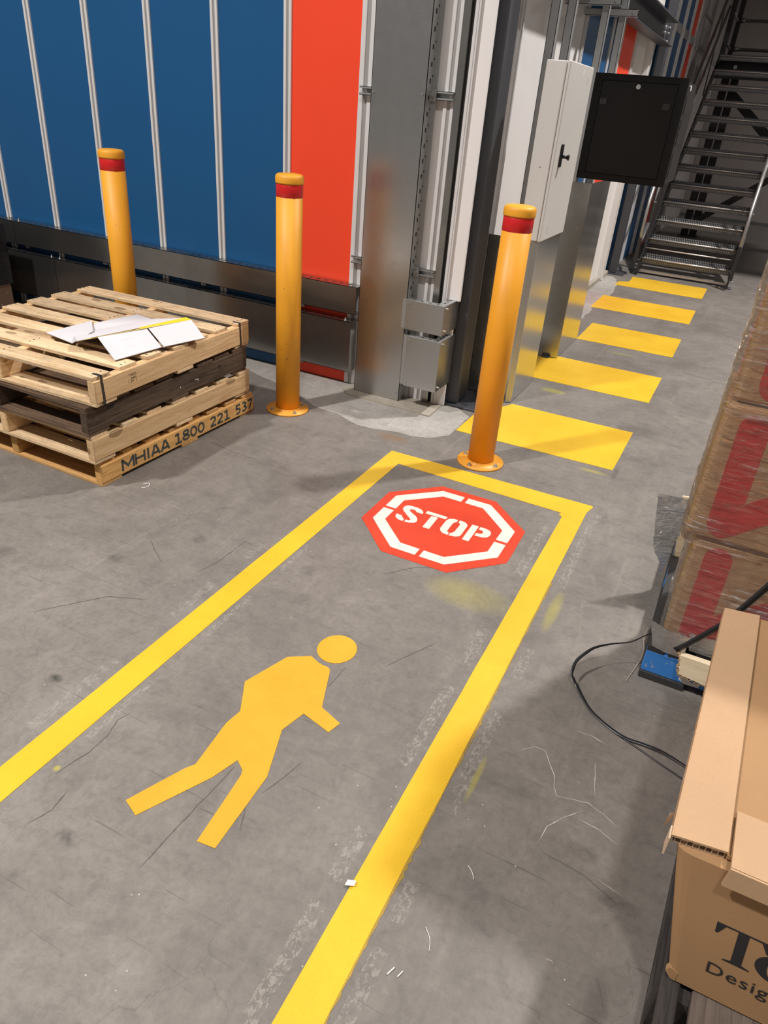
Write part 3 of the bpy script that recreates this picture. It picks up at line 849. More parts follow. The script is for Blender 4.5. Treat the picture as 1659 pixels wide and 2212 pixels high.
# ================================================================ BOLLARDS
def bollard(x, y, lab, turn, mat='bollard'):
    t = thing('bollard', lab, 'bollard', (x, y, 0), turn, 'yellow steel bollards')
    MB().lathe([(0.0, 0.0), (0.125, 0.0), (0.126, 0.004), (0.125, 0.010), (0.0, 0.010)], seg=40).lathe([(0.078, 0.010), (0.074, 0.014), (0.071, 0.022)], seg=32).build('base_plate', M['bollard_base'], t)
    MB().lathe([(0.0, 0.008), (0.0700, 0.010), (0.0700, 1.255), (0.0, 1.256)], seg=40).build('tube', M[mat], t)
    MB().lathe([(0.0, 1.250), (0.0735, 1.250), (0.0745, 1.255), (0.0745, 1.278), (0.071, 1.288), (0.062, 1.294), (0.045, 1.296), (0.0, 1.297)], seg=40).build('cap', M['bollard'], t)
    MB().lathe([(0.0700, 1.185), (0.0708, 1.186), (0.0708, 1.246), (0.0700, 1.247)], seg=40).build('reflective_band', M['red_tape'], t)
    for k in range(4):
        a = PI / 4 + k * PI / 2
        MB().bolt((0.100 * math.cos(a), 0.100 * math.sin(a), 0.010), (0, 0, 1), 0.0085, 0.010).build('bolt', M['zinc'], t)
    return t
bollard(-0.975, 3.418, 'yellow bollard with red band standing at the walkway stop line', 0.5, 'bollard_clean')
bollard(-2.214, 3.418, 'yellow bollard with red band in front of the red panel', 0.2)
bollard(-3.437, 3.425, 'yellow bollard with red band behind the pallet stack', 0.9)

# ================================================================ GALVANISED GUARDING ON THE LEFT WALL
def slots(mb, x0, x1, y, z, step=0.055, lw=0.020, axis='x', mi=1):
    n = int((x1 - x0) / step)
    for i in range(n):
        x = x0 + step * (i + 0.5)
        mb.box(x - lw / 2, x + lw / 2, y - 0.006, y + 0.006, z, z + 0.0008, 0, mi)
    return mb
def rail(name, label, z0, z1, yf, cuts_x, lean):
    t = thing(name, label, 'wall rail', (-3.7, yf, z0), 0, 'galvanised wall rails')
    off = (-3.7, yf, z0)
    for x0, x1 in cuts_x:
        b = MB(off)
        b.box(x0, x1, yf, yf + 0.003, z0, z1)
        b.box(x0, x1, yf, WY - 0.012, z1 - 0.003, z1)
        b.box(x0, x1, yf, WY - 0.012, z0, z0 + 0.003)
        b.build('rail_face', M['galv_dirty'], t)
        slots(MB(off), x0 + 0.05, x1 - 0.02, (yf + WY) / 2 - 0.005, z1).build('slot_row', [M['hole'], M['hole']], t)['kind'] = 'stuff'
    b = MB(off)
    for x0, x1 in cuts_x:
        for x in (x0 + 0.03, x1 - 0.05):
            b.bolt((x, yf + 0.03, z1), (0, 0, 1), 0.008, 0.010)
    b.build('bolt_row', M['zinc'], t)['kind'] = 'stuff'
    for x in (-2.5, -3.3, -4.2, -5.0):
        MB(off).box(x - 0.02, x + 0.02, WY - 0.03, WY - 0.012, z0 - 0.035, z0 + 0.05).box(x - 0.006, x + 0.006, WY - 0.034, WY - 0.028, z0 - 0.035, z0 + 0.05).build('bracket', M['galv_strut'], t)
    return t
rail('galvanised_wall_rail', 'upper galvanised rail along the foot of the blue and red panels', 0.487, 0.655, 3.945, [(-6.1, -5.03), (-5.026, -2.068)], 0)
lower = rail('galvanised_wall_rail', 'deeper lower galvanised rail under the blue and red panels', 0.112, 0.437, 3.945, [(-6.1, -4.65), (-4.646, -2.098)], 0)
MB((-3.7, 3.945, 0.112)).box(-2.098, -2.093, 3.945, WY - 0.012, 0.112, 0.437).build('end_plate', M['galv_dirty'], lower)

# tall galvanised column cover
colg = thing('column_cover', 'tall flat galvanised column cover between red panel and white panel', 'column cover', (-1.875, 3.93, 0))
off = (-1.875, 3.93, 0)
MB(off).box(-2.036, -1.716, 3.928, 3.932, 0.012, 3.2).box(-2.036, -2.033, 3.928, WY - 0.03, 0.012, 3.2).build('face_sheet', M['galv'], colg)
MB(off).box(-1.719, -1.716, 3.928, 4.012, 0.012, 3.2).box(-1.719, -1.690, 4.008, 4.012, 0.012, 3.2).build('side_return', M['galv_strut'], colg)
b = MB(off)
n = 0
z = 0.10
while z < 3.1:
    b.box(-1.7158, -1.7148, 3.962, 3.974, z, z + 0.022)
    b.box(-1.7158, -1.7148, 3.990, 3.998, z + 0.030, z + 0.040)
    z += 0.075
b.build('slot_row', M['hole'], colg)['kind'] = 'stuff'
for x, z in ((-2.02, 1.69), (-1.735, 1.70), (-2.02, 0.06), (-1.735, 0.06)):
    MB(off).bolt((x, 3.928, z), (0, -1, 0), 0.006, 0.006, False).build('bolt', M['zinc'], colg)

# strut clamps that hold the column cover
def clamp(x0, x1, z, label, side):
    t = thing('strut_clamp', label, 'clamp', ((x0 + x1) / 2, 4.0, z), 0, 'strut clamps beside the column cover')
    o_ = ((x0 + x1) / 2, 4.0, z)
    b = MB(o_)
    b.box(x0, x1, 4.0, WY - 0.012, z - 0.0205, z - 0.0180).box(x0, x1, 4.0, WY - 0.012, z + 0.0180, z + 0.0205).box(x0, x1, WY - 0.016, WY - 0.012, z - 0.02, z + 0.02)
    b.box(x0, x1, 4.0, 4.003, z + 0.011, z + 0.0205).box(x0, x1, 4.0, 4.003, z - 0.0205, z - 0.011)
    b.build('channel', M['galv_strut'], t)
    xb = x1 - 0.016 if side > 0 else x0 + 0.035
    MB(o_).bolt((xb, WY - 0.018, z), (0, -1, 0), 0.009, 0.010).build('bolt', M['zinc'], t)
    if side > 0:
        MB(o_).box(x0 - 0.005, x0 + 0.048, 3.992, 3.997, z - 0.028, z + 0.028, 0.002).build('plate', M['galv_strut'], t)
        for k in (0.012, 0.034):
            MB(o_).bolt((x0 + k, 3.992, z), (0, -1, 0), 0.008, 0.012).build('bolt', M['zinc'], t)
clamp(-1.733, -1.592, 1.700, 'upper strut clamp on the white panel right of column cover', 1)
clamp(-1.735, -1.592, 0.800, 'lower strut clamp on the white panel right of column cover', 1)
clamp(-2.145, -2.03, 1.695, 'upper strut clamp overlapping the red panel edge', -1)
clamp(-2.145, -2.03, 0.805, 'lower strut clamp overlapping the red panel edge', -1)

def corner_box(z0, z1, xl, label):
    t = thing('corner_guard', label, 'corner guard', (-1.56, 3.95, z0), 0, 'folded galvanised corner guards')
    o_ = (-1.56, 3.95, z0)
    xr, yf, yb = -1.446, 3.852, 4.085
    MB(o_).box(xl, xr, yf, yf + 0.003, z0, z1, 0.001).build('front_sheet', M['galv'], t)
    MB(o_).box(xr - 0.003, xr, yf + 0.001, yb, z0, z1, 0.001).build('side_sheet', M['galv'], t)
    b = MB(o_).box(xl, xr - 0.003, yf + 0.003, yf + 0.05, z1 - 0.003, z1).box(xr - 0.055, xr - 0.003, yf + 0.05, yb, z1 - 0.003, z1)
    b.build('top_flange', M['galv_strut'], t)
    b = MB(o_)
    for k in range(4):
        x = xl + 0.03 + k * 0.05
        b.box(x, x + 0.016, yf + 0.02, yf + 0.030, z1, z1 + 0.0008)
    for k in range(4):
        y = yf + 0.07 + k * 0.045
        b.box(xr - 0.036, xr - 0.024, y, y + 0.018, z1, z1 + 0.0008)
    b.build('slot_row', M['hole'], t)['kind'] = 'stuff'
    MB(o_).box(xl - 0.030, xl + 0.0, yf + 0.015, yf + 0.018, z0, z1).box(xl - 0.002, xl, yf, yf + 0.018, z0, z1).build('fixing_flange', M['galv_strut'], t)
    for (x, y, z, d) in ((xl + 0.014, yf, z1 - 0.02, (0, -1, 0)), (xl + 0.014, yf, z0 + 0.02, (0, -1, 0)), (xr, yf + 0.04, z0 + 0.02, (1, 0, 0)), (xr, yf + 0.04, z1 - 0.02, (1, 0, 0))):
        MB(o_).bolt((x, y, z), d, 0.006, 0.006, False).build('bolt', M['zinc'], t)
corner_box(0.498, 0.668, -1.685, 'upper galvanised corner guard beside the dark post')
corner_box(0.152, 0.460, -1.660, 'taller lower galvanised corner guard beside the dark post')

# ================================================================ DARK PORTAL FRAME
def frame_post(y0, y1, label, plate):
    t = thing('frame_post', label, 'steel post', (-1.43, y0, 0), 0, 'charcoal steel frame posts')
    o_ = (-1.43, y0, 0)
    MB(o_).box(-1.470, -1.388, y0, y1, 0.012, 3.6, 0.006).build('post', M['charcoal'], t)
    MB(o_).box(-1.49, plate, y0 - 0.035, y1 + 0.115, 0.0, 0.012, 0.002).build('base_plate', M['charcoal'], t)
    MB(o_).box(-1.36, -1.32, y0 + 0.02, y0 + 0.032, 0.012, 0.014).build('slot', M['hole'], t)
    return t
frame_post(4.11, 4.285, 'charcoal steel post beside the galvanised corner guards', -1.245)
fp = frame_post(9.50, 9.64, 'charcoal steel post at the far end beside the stairs', -1.28)
beam = thing('header_beam', 'charcoal steel header beam bolted to the far post', 'steel beam', (-1.41, 6.9, 2.36))
o_ = (-1.41, 6.9, 2.36)
MB(o_).box(-1.44, -1.425, 4.30, 9.46, 2.365, 2.575).build('web', M['charcoal'], beam)
MB(o_).box(-1.44, -1.30, 4.30, 9.30, 2.565, 2.58, 0.002).build('top_flange', M['charcoal'], beam)
MB(o_).box(-1.44, -1.315, 4.30, 9.35, 2.36, 2.372, 0.002).build('bottom_flange', M['charcoal'], beam)
for z in (2.41, 2.48, 2.53):
    MB(o_).bolt((-1.425, 9.36, z), (1, 0, 0), 0.016, 0.03).build('bolt', M['zinc'], beam)

# ================================================================ GUARDS, STRUTS, CABINETS ON THE RIGHT WALL
p1 = thing('galvanised_guard', 'near galvanised sheet guard standing below the grey cabinet', 'sheet guard', (-1.2, 4.6, 0), 0, 'galvanised sheet guards')
o_ = (-1.2, 4.6, 0)
MB(o_).box(-1.112, -1.108, 4.382, 4.905, 0.004, 1.005).build('side_sheet', M['galv_bright'], p1)
MB(o_).prism([(-1.112, 4.380), (-1.142, 4.364), (-1.143, 4.368), (-1.112, 4.384)], 0.004, 1.005).build('edge_fold', M['galv_strut'], p1)
MB(o_).box(-1.428, -1.145, 4.418, 4.422, 0.004, 1.005).build('front_sheet', M['galv'], p1)
MB(o_).box(-1.46, -1.425, 4.418, 4.44, 0.004, 1.005).build('wall_flange', M['galv_strut'], p1)

p2 = thing('galvanised_guard', 'far galvanised sheet guard standing below the black cabinet', 'sheet guard', (-1.2, 5.9, 0), 0, 'galvanised sheet guards')
o_ = (-1.2, 5.9, 0)
MB(o_).box(-1.106, -1.102, 5.556, 6.252, 0.004, 1.262).build('side_sheet', M['galv_bright'], p2)
MB(o_).box(-1.43, -1.106, 5.552, 5.556, 0.004, 1.262).build('front_sheet', M['galv'], p2)
MB(o_).box(-1.22, -1.16, 5.51, 5.552, 0.0, 0.010, 0.002).box(-1.22, -1.16, 5.545, 5.552, 0.0, 0.03).build('foot_bracket', M['charcoal'], p2)

def strut(x, y, z0, z1, label, dz=0.041):
    t = thing('strut_post', label, 'strut', (x, y, z0), 0, 'galvanised strut posts')
    o_ = (x, y, z0)
    h = 0.0235
    MB(o_).box(x - h, x + h, y - h, y - h + 0.003, z0, z1).box(x - h, x - h + 0.003, y - h, y + h, z0, z1).box(x + h - 0.003, x + h, y - h, y + h, z0, z1)\
        .box(x - h, x - h + 0.011, y + h - 0.003, y + h, z0, z1).box(x + h - 0.011, x + h, y + h - 0.003, y + h, z0, z1).build('channel', M['galv_strut'], t)
    return t
strut(-1.262, 4.50, 0.006, 3.0, 'near strut post running up left of the grey cabinet')
strut(-1.254, 4.80, 0.006, 3.0, 'strut post rising behind the top of the grey cabinet')
strut(-1.238, 5.58, 0.006, 2.56, 'near strut post rising behind the black cabinet')
strut(-1.238, 6.13, 0.006, 2.56, 'far strut post rising behind the black cabinet')
def crossbar(y, z, x0, x1, label):
    t = thing('strut_crossbar', label, 'strut', ((x0 + x1) / 2, y, z), 0, 'short galvanised strut crossbars')
    o_ = ((x0 + x1) / 2, y, z)
    MB(o_).box(x0, x1, y - 0.021, y - 0.018, z - 0.021, z + 0.021).box(x0, x1, y - 0.021, y + 0.021, z + 0.018, z + 0.021).box(x0, x1, y - 0.021, y + 0.021, z - 0.021, z - 0.018).build('channel', M['galv_strut'], t)
    MB(o_).bolt((x1 - 0.03, y - 0.021, z), (0, -1, 0), 0.008, 0.01).build('bolt', M['zinc'], t)
crossbar(5.533, 2.300, -1.49, -1.145, 'near strut crossbar on top of the strut behind black cabinet')
crossbar(6.083, 2.300, -1.49, -1.130, 'far strut crossbar on top of the strut behind black cabinet')

# grey electrical cabinet
cab = thing('electrical_cabinet', 'tall light grey electrical cabinet with black handle above the near guard', 'cabinet', (-1.16, 4.63, 1.01))
o_ = (-1.16, 4.63, 1.01)
MB(o_).box(-1.228, -1.118, 4.362, 4.915, 1.010, 1.910, 0.004).build('body', M['cabinet'], cab)
door = MB(o_).box(-1.114, -1.096, 4.360, 4.917, 1.008, 1.912, 0.005).build('door', M['cabinet'], cab)
MB(o_).box(-1.096, -1.086, 4.462, 4.500, 1.402, 1.520, 0.003).build('handle', M['black_plastic'], door)
MB(o_).cyl((-1.090, 4.490, 1.458), (-1.060, 4.500, 1.456), 0.009, 10).cyl((-1.060, 4.500, 1.456), (-1.050, 4.504, 1.455), 0.014, 12, 0.016).build('lock_knob', M['black_plastic'], door)
MB(o_).box(-1.0965, -1.0955, 4.668, 4.690, 1.865, 1.888).build('sticker', M['litter'], door)
MB(o_).box(-1.0965, -1.0957, 4.805, 4.808, 1.815, 1.855).box(-1.0965, -1.0957, 4.478, 4.481, 1.04, 1.085).build('louvre_slit', M['hole'], door)
MB(o_).cyl((-1.17, 4.362, 1.40), (-1.17, 4.3605, 1.40), 0.004, 8).cyl((-1.17, 4.362, 1.10), (-1.17, 4.3605, 1.10), 0.004, 8).build('screw', M['zinc'], cab)

# black network cabinet, front faces the camera side
rk = thing('network_cabinet', 'black wall mounted network cabinet with keyed door in front of the stairs', 'cabinet', (-0.91, 5.8, 1.29))
o_ = (-0.91, 5.8, 1.29)
X0, X1, Y0, Y1, Z0, Z1 = -1.209, -0.622, 5.50, 6.10, 1.293, 1.918
MB(o_).box(X0 + 0.01, X1 - 0.012, Y0 + 0.03, Y1, Z0 + 0.01, Z1 - 0.012, 0.004).build('body', M['rack_side'], rk)
MB(o_).box(X0, X1, Y0 + 0.028, Y0 + 0.06, Z1 - 0.055, Z1, 0.006).build('top_cover', M['rack'], rk)
ring = MB(o_)
fo = [(X0, Z0), (X1, Z0), (X1, Z1), (X0, Z1)]
fi = [(X0 + 0.052, Z0 + 0.040), (X1 - 0.055, Z0 + 0.040), (X1 - 0.055, Z1 - 0.038), (X0 + 0.052, Z1 - 0.038)]
for k in range(4):
    k2 = (k + 1) % 4
    ring.prism([fo[k], fo[k2], fi[k2], fi[k]], Y0, Y0 + 0.03, 'xz')
ring.build('front_frame', M['rack'], rk)
dr = MB(o_).box(X0 + 0.0535, X1 - 0.0565, Y0 + 0.001, Y0 + 0.03, Z0 + 0.0415, Z1 - 0.0395, 0.002).build('door', M['rack_door'], rk)
MB(o_).cyl((-0.921, Y0 + 0.001, 1.853), (-0.921, Y0 - 0.008, 1.853), 0.014, 20).cyl((-0.921, Y0 - 0.008, 1.853), (-0.921, Y0 - 0.010, 1.853), 0.006, 12).build('lock', M['galv_bright'], dr)
for x, z in ((-1.128, 1.760), (-0.724, 1.755)):
    MB(o_).box(x - 0.022, x + 0.022, Y0 - 0.002, Y0 + 0.002, z - 0.018, z + 0.018, 0.001).box(x - 0.006, x + 0.006, Y0 - 0.0026, Y0, z - 0.010, z + 0.010).build('door_latch', M['black_steel'], dr)
MB(o_).cyl((-1.183, Y0, 1.606), (-1.183, Y0 - 0.0015, 1.606), 0.009, 14).build('cable_hole', M['hole'], rk)
b = MB(o_)
for k in range(30):
    x = -1.125 + k * 0.0135
    for zz in (Z1 - 0.024, Z0 + 0.018):
        b.prism([(x, zz - 0.008), (x + 0.004, zz - 0.008), (x + 0.012, zz + 0.009), (x + 0.008, zz + 0.009)], Y0 - 0.0012, Y0 + 0.001, 'xz')
b.build('vent_slot_row', M['hole'], rk)['kind'] = 'stuff'
MB(o_).box(X1 - 0.012, X1 - 0.004, Y0 + 0.07, Y1 - 0.01, Z0 + 0.02, Z1 - 0.06, 0.003).build('side_panel', M['rack_side'], rk)
b = MB(o_)
for z0, z1 in ((1.34, 1.50), (1.54, 1.70), (1.72, 1.83)):
    b.prism([(Y0 + 0.12, z0), (Y1 - 0.08, z0 + 0.01), (Y1 - 0.08, z1), (Y0 + 0.12, z1 - 0.01)], X1 - 0.005, X1 - 0.001, 'yz')
b.build('side_pressing', M['rack_side'], rk)
MB(o_).box(X1 - 0.03, X1 - 0.002, Y0 + 0.16, Y0 + 0.22, Z1 - 0.0385, Z1 - 0.030).box(X1 - 0.0025, X1 + 0.001, Y0 + 0.17, Y0 + 0.21, Z1 - 0.06, Z1 - 0.036).build('corner_label', M['litter'], rk)

# ================================================================ STAIRS
st = thing('metal_stairs', 'dark steel open stairs with bright nosings and tube handrails', 'stairs', (-0.63, 9.8, 0))
o_ = (-0.63, 9.8, 0)
SX0, SX1 = -1.15, -0.112
RISE, GO, Y00 = 0.1975, 0.2735, 9.79
# one tread, shared mesh
tb = MB()
tw = SX1 - SX0
tb.box(0, tw, 0.010, 0.235, -0.006, 0.0).box(0, tw, 0.010, 0.014, -0.060, 0.0).box(0, tw, 0.231, 0.235, -0.045, 0.028)
tb.box(0, 0.006, 0.01, 0.235, -0.10, 0.0).box(tw - 0.006, tw, 0.01, 0.235, -0.10, 0.0)
tread0 = tb.build('tread', M['tread'], st)
nos0 = MB().tube([(0, 0.004, -0.004), (tw, 0.004, -0.004)], 0.008, 8).build('nosing', M['nosing'], tread0)
gb = MB()
for k in range(36):
    x = 0.03 + k * (tw - 0.06) / 35
    gb.cyl((x, 0.060, 0), (x, 0.060, 0.004), 0.008, 6, 0.005, smooth=False)
    gb.cyl((x + 0.01, 0.20, 0), (x + 0.01, 0.20, 0.005), 0.008, 6, 0.005, smooth=False)
    gb.cyl((x, 0.010, -0.034), (x, 0.006, -0.034), 0.010, 6, 0.007, smooth=False)
    gb.cyl((x, 0.231, 0.014), (x, 0.227, 0.014), 0.010, 6, 0.007, smooth=False)
grip0 = gb.build('grip_stud_row', M['nosing'], tread0)
grip0.data.materials[0] = M['rail_tube']
grip0['kind'] = 'stuff'
NT_ = 13
for i in range(NT_):
    o = tread0 if i == 0 else copy_tree(tread0, st)
    o.location = Vector((SX0, Y00 + i * GO, 0.2 + i * RISE)) - Vector(o_)
slope = RISE / GO
def stringer(x0, x1):
    ya, yb = Y00 - 0.10, Y00 + (NT_ - 1) * GO + 0.235
    f = lambda y: 0.2 + (y - Y00) * slope
    return MB(o_).prism([(ya, max(0.005, f(ya) - 0.14)), (ya + 0.14, 0.005), (ya + 0.30, 0.06), (yb, f(yb) - 0.27), (yb, f(yb) - 0.02), (ya, f(ya) + 0.05)], x0, x1, 'yz')
stringer(SX0 - 0.014, SX0 - 0.002).build('stringer', M['black_steel'], st)
stringer(SX1 + 0.002, SX1 + 0.014).build('stringer', M['black_steel'], st)
for x, s in ((SX0 - 0.014, -1), (SX1 + 0.014, 1)):
    fb = MB(o_).box(min(x, x + s * 0.05), max(x, x + s * 0.05), Y00 - 0.085, Y00 + 0.03, 0.0, 0.010).box(min(x, x + s * 0.010), max(x, x + s * 0.010), Y00 - 0.085, Y00 + 0.03, 0.0, 0.11, 0.002).build('foot_bracket', M['charcoal'], st)
    MB(o_).bolt((x + s * 0.010, Y00 - 0.05, 0.085), (s, 0, 0), 0.012, 0.022).bolt((x + s * 0.03, Y00 - 0.04, 0.010), (0, 0, 1), 0.010, 0.018).build('bolt', M['zinc'], fb)
MB(o_).cyl((SX0, Y00 + 0.14, 0.30), (SX1, Y00 + 0.14, 0.30), 0.008, 8).build('tie_rod', M['nosing'], st)
MB(o_).box(SX0, SX1, Y00 + 0.06, Y00 + 0.07, 0.02, 0.045).build('kick_bar', M['nosing'], st)
fz = lambda y, dz: 0.2 + (y - Y00) * slope + dz
for x, nm in ((SX0 - 0.052, 'L'), (SX1 + 0.030, 'R')):
    yb = 13.28
    pts = [(x, yb, fz(yb, 0.90)), (x, 9.95, fz(9.95, 0.90)), (x, 9.76, fz(9.76, 0.88)), (x, 9.64, 0.86), (x, 9.60, 0.76), (x, 9.60, 0.50), (x, 9.63, 0.42), (x, 9.70, 0.40), (x, 9.80, 0.43), (x, 10.02, fz(10.02, 0.20))]
    MB(o_).tube(pts, 0.0215, 12).build('handrail', M['rail_tube'], st)
    MB(o_).tube([(x, yb, fz(yb, 0.45)), (x, 10.06, fz(10.06, 0.45))], 0.0190, 10).build('mid_rail', M['rail_tube'], st)
    for y in (10.06, 11.35, 12.65):
        MB(o_).box(x - 0.006, x + 0.006, y - 0.03, y + 0.03, fz(y, -0.22), fz(y, 0.90)).build('stanchion', M['black_steel'], st)
        MB(o_).bolt((x + 0.006, y, fz(y, 0.42)), (1, 0, 0), 0.010, 0.015).build('bolt', M['zinc'], st)
    MB(o_).box(x - 0.02, x + 0.02, 9.575, 9.625, 0.12, 0.50).build('end_post', M['black_steel'], st) if nm == 'R' else MB(o_).box(x - 0.02, x + 0.02, 9.60, 9.64, 0.16, 0.44).build('end_post', M['black_steel'], st)

# landing platform the stairs reach
ld = thing('landing_platform', 'dark steel landing with guard rails at the top of the stairs', 'platform', (0, 14.0, 2.58))
o_ = (0, 14.0, 2.58)
MB(o_).box(-1.16, 2.4, 13.35, 14.7, 2.545, 2.575).build('deck', M['tread'], ld)
MB(o_).box(-1.16, 2.4, 13.33, 13.36, 2.30, 2.57).build('edge_channel', M['black_steel'], ld)
MB(o_).bolt((-0.92, 13.33, 2.45), (0, -1, 0), 0.018, 0.02).build('bolt', M['zinc'], ld)
for x in (-1.13, -0.08, 1.0, 2.2):
    MB(o_).box(x - 0.035, x + 0.035, 14.45, 14.52, 2.575, 3.75).build('guard_post', M['black_steel'], ld)
for y in (13.40,):
    MB(o_).box(-1.19, -1.12, y - 0.035, y + 0.035, 2.3, 3.75).build('guard_post', M['black_steel'], ld)
for z in (2.755, 3.13, 3.55):
    MB(o_).cyl((-1.10, 14.48, z), (2.2, 14.48, z), 0.024, 10).cyl((-1.10, 14.48, z), (-1.04, 14.48, z), 0.033, 10).build('guard_rail', M['rail_tube'], ld)
    MB(o_).cyl((-1.155, 13.40, z), (-1.155, 14.45, z), 0.024, 10).build('guard_rail', M['rail_tube'], ld)
MB(o_).box(-1.10, 2.2, 14.53, 14.545, 2.575, 2.69).build('toe_board', M['grey_panel'], ld)
def channel_post(x):
    t = thing('support_post', 'black double channel post under the landing' if x < 0 else 'black post at the right under the landing', 'steel post', (x, 14.2, 0))
    oo = (x, 14.2, 0)
    MB(oo).box(x - 0.125, x - 0.012, 14.14, 14.26, 0.0, 2.54, 0.004).build('channel', M['black_steel'], t)
    MB(oo).box(x + 0.012, x + 0.125, 14.14, 14.26, 0.0, 2.54, 0.004).build('channel', M['black_steel'], t)
    MB(oo).box(x - 0.16, x + 0.16, 14.05, 14.35, 0.0, 0.015).bolt((x - 0.06, 14.13, 0.09), (0, -1, 0), 0.02, 0.03).build('base_plate', M['black_steel'], t)
channel_post(-1.0)
channel_post(1.9)
br = thing('cross_brace', 'black diagonal cross bracing under the landing', 'brace', (0.4, 14.2, 1.2))
o_ = (0.4, 14.2, 1.2)
def flat(p, q, wd):
    p, q = Vector(p), Vector(q)
    d = (q - p).normalized()
    n = Vector((-d.y, d.x)) * wd / 2
    return [tuple(p + n), tuple(q + n), tuple(q - n), tuple(p - n)]
MB(o_).prism(flat((-0.90, 2.12), (1.8, 0.0 + 0.02), 0.13), 14.02, 14.03, 'xz').build('brace_bar', M['black_steel'], br)
MB(o_).prism(flat((-0.93, 0.27), (1.8, 2.45), 0.10), 14.035, 14.045, 'xz').build('brace_bar', M['black_steel'], br)

# ================================================================ PALLET STACK
H = 0.5825
def pallet(x, y, z, rz, label, mx, my, boards, bw, hgt, inset, seed, order=None):
    """local x to the right (deck boards run along x), local y away from the camera"""
    t = thing('pallet', label, 'pallet', (x, y, z), rz, 'wooden pallets in the left stack')
    rnd = random.Random(seed)
    bt, dt = 0.016, 0.017
    for xs in (-H + 0.0225, 0.0, H - 0.0225):
        me = MB().box(-0.0225, 0.0225, -H, H, bt, hgt - dt, 0.004)
        me.build('bearer', my, t, (xs, 0, 0))
    pitch = (2 * H - bw) / (boards - 1)
    b0 = MB().box(-H + inset, H - inset, -bw / 2, bw / 2, hgt - dt, hgt, 0.0018).build('deck_board', mx, t, (0, -H + bw / 2, 0))
    for i in range(1, boards):
        link('deck_board', b0.data, t, (rnd.uniform(-0.008, 0.008), -H + bw / 2 + i * pitch + rnd.uniform(-0.006, 0.006), rnd.uniform(-0.0005, 0.0008)))
    u0 = MB().box(-H + 0.004, H - 0.004, -0.062, 0.062, 0.0, bt, 0.0018).build('bottom_board', mx, t, (0, -H + 0.062, 0))
    link('bottom_board', u0.data, t, (0.004, 0.02, 0))
    link('bottom_board', u0.data, t, (-0.003, H - 0.062, 0))
    return t
r1, r2, r3, r4 = -0.0168, -0.006, -0.002, 0.034
def centre(nx, ny, rz):
    """centre from the near right corner"""
    c, s = math.cos(rz), math.sin(rz)
    lx, ly = -H, H
    return nx + c * lx - s * ly, ny + s * lx + c * ly
x, y = centre(-2.372, 2.100, r1)
pa = pallet(x, y, 0.0, r1, 'bottom pallet of the stack, amber pine stencilled with a phone number', M['orange_x'], M['orange_y'], 8, 0.098, 0.124, 0.012, 1)
x, y = centre(-2.365, 2.070, r2)
pb = pallet(x, y, 0.128, r2, 'second pallet from the bottom of the stack, plain pale pine', M['pine_x'], M['pine_y'], 7, 0.10, 0.138, 0.010, 2)
x, y = centre(-2.368, 2.058, r3)
pc = pallet(x, y, 0.268, r3, 'dark brown weathered hardwood pallet third in the stack', M['dark_x'], M['dark_y'], 8, 0.125, 0.138, 0.004, 3)
x, y = centre(-2.330, 2.090, r4)
pd = pallet(x, y, 0.408, r4, 'top pallet of the stack, pale pine with white cardboard on it', M['pine_x'], M['pine_y'], 7, 0.105, 0.136, 0.010, 4)
# stencil on the bottom pallet, right bearer face (local +x face), as one part per word
RX = Matrix.Rotation(PI / 2, 4, 'Z') @ Matrix.Rotation(PI / 2, 4, 'X')
def thick(P, w_):
    P = [Vector(p) for p in P]
    L, Rr = [], []
    n = len(P)
    closed = (P[0] - P[-1]).length < 1e-6
    for i in range(n):
        a = P[i - 1] if i > 0 else (P[-2] if closed else None)
        c_ = P[i + 1] if i < n - 1 else (P[1] if closed else None)
        d1 = (P[i] - a).normalized() if a is not None else (c_ - P[i]).normalized()
        d2 = (c_ - P[i]).normalized() if c_ is not None else d1
        n1, n2 = Vector((-d1.y, d1.x)), Vector((-d2.y, d2.x))
        m_ = (n1 + n2).normalized()
        k = w_ / 2 / max(0.5, m_.dot(n1))
        L.append(P[i] + m_ * k)
        Rr.append(P[i] - m_ * k)
    return L, Rr
def arc(cx_, cy_, rx, ry, a0, a1, n=12):
    return [(cx_ + rx * math.cos(math.radians(a0 + (a1 - a0) * k / n)), cy_ + ry * math.sin(math.radians(a0 + (a1 - a0) * k / n))) for k in range(n + 1)]
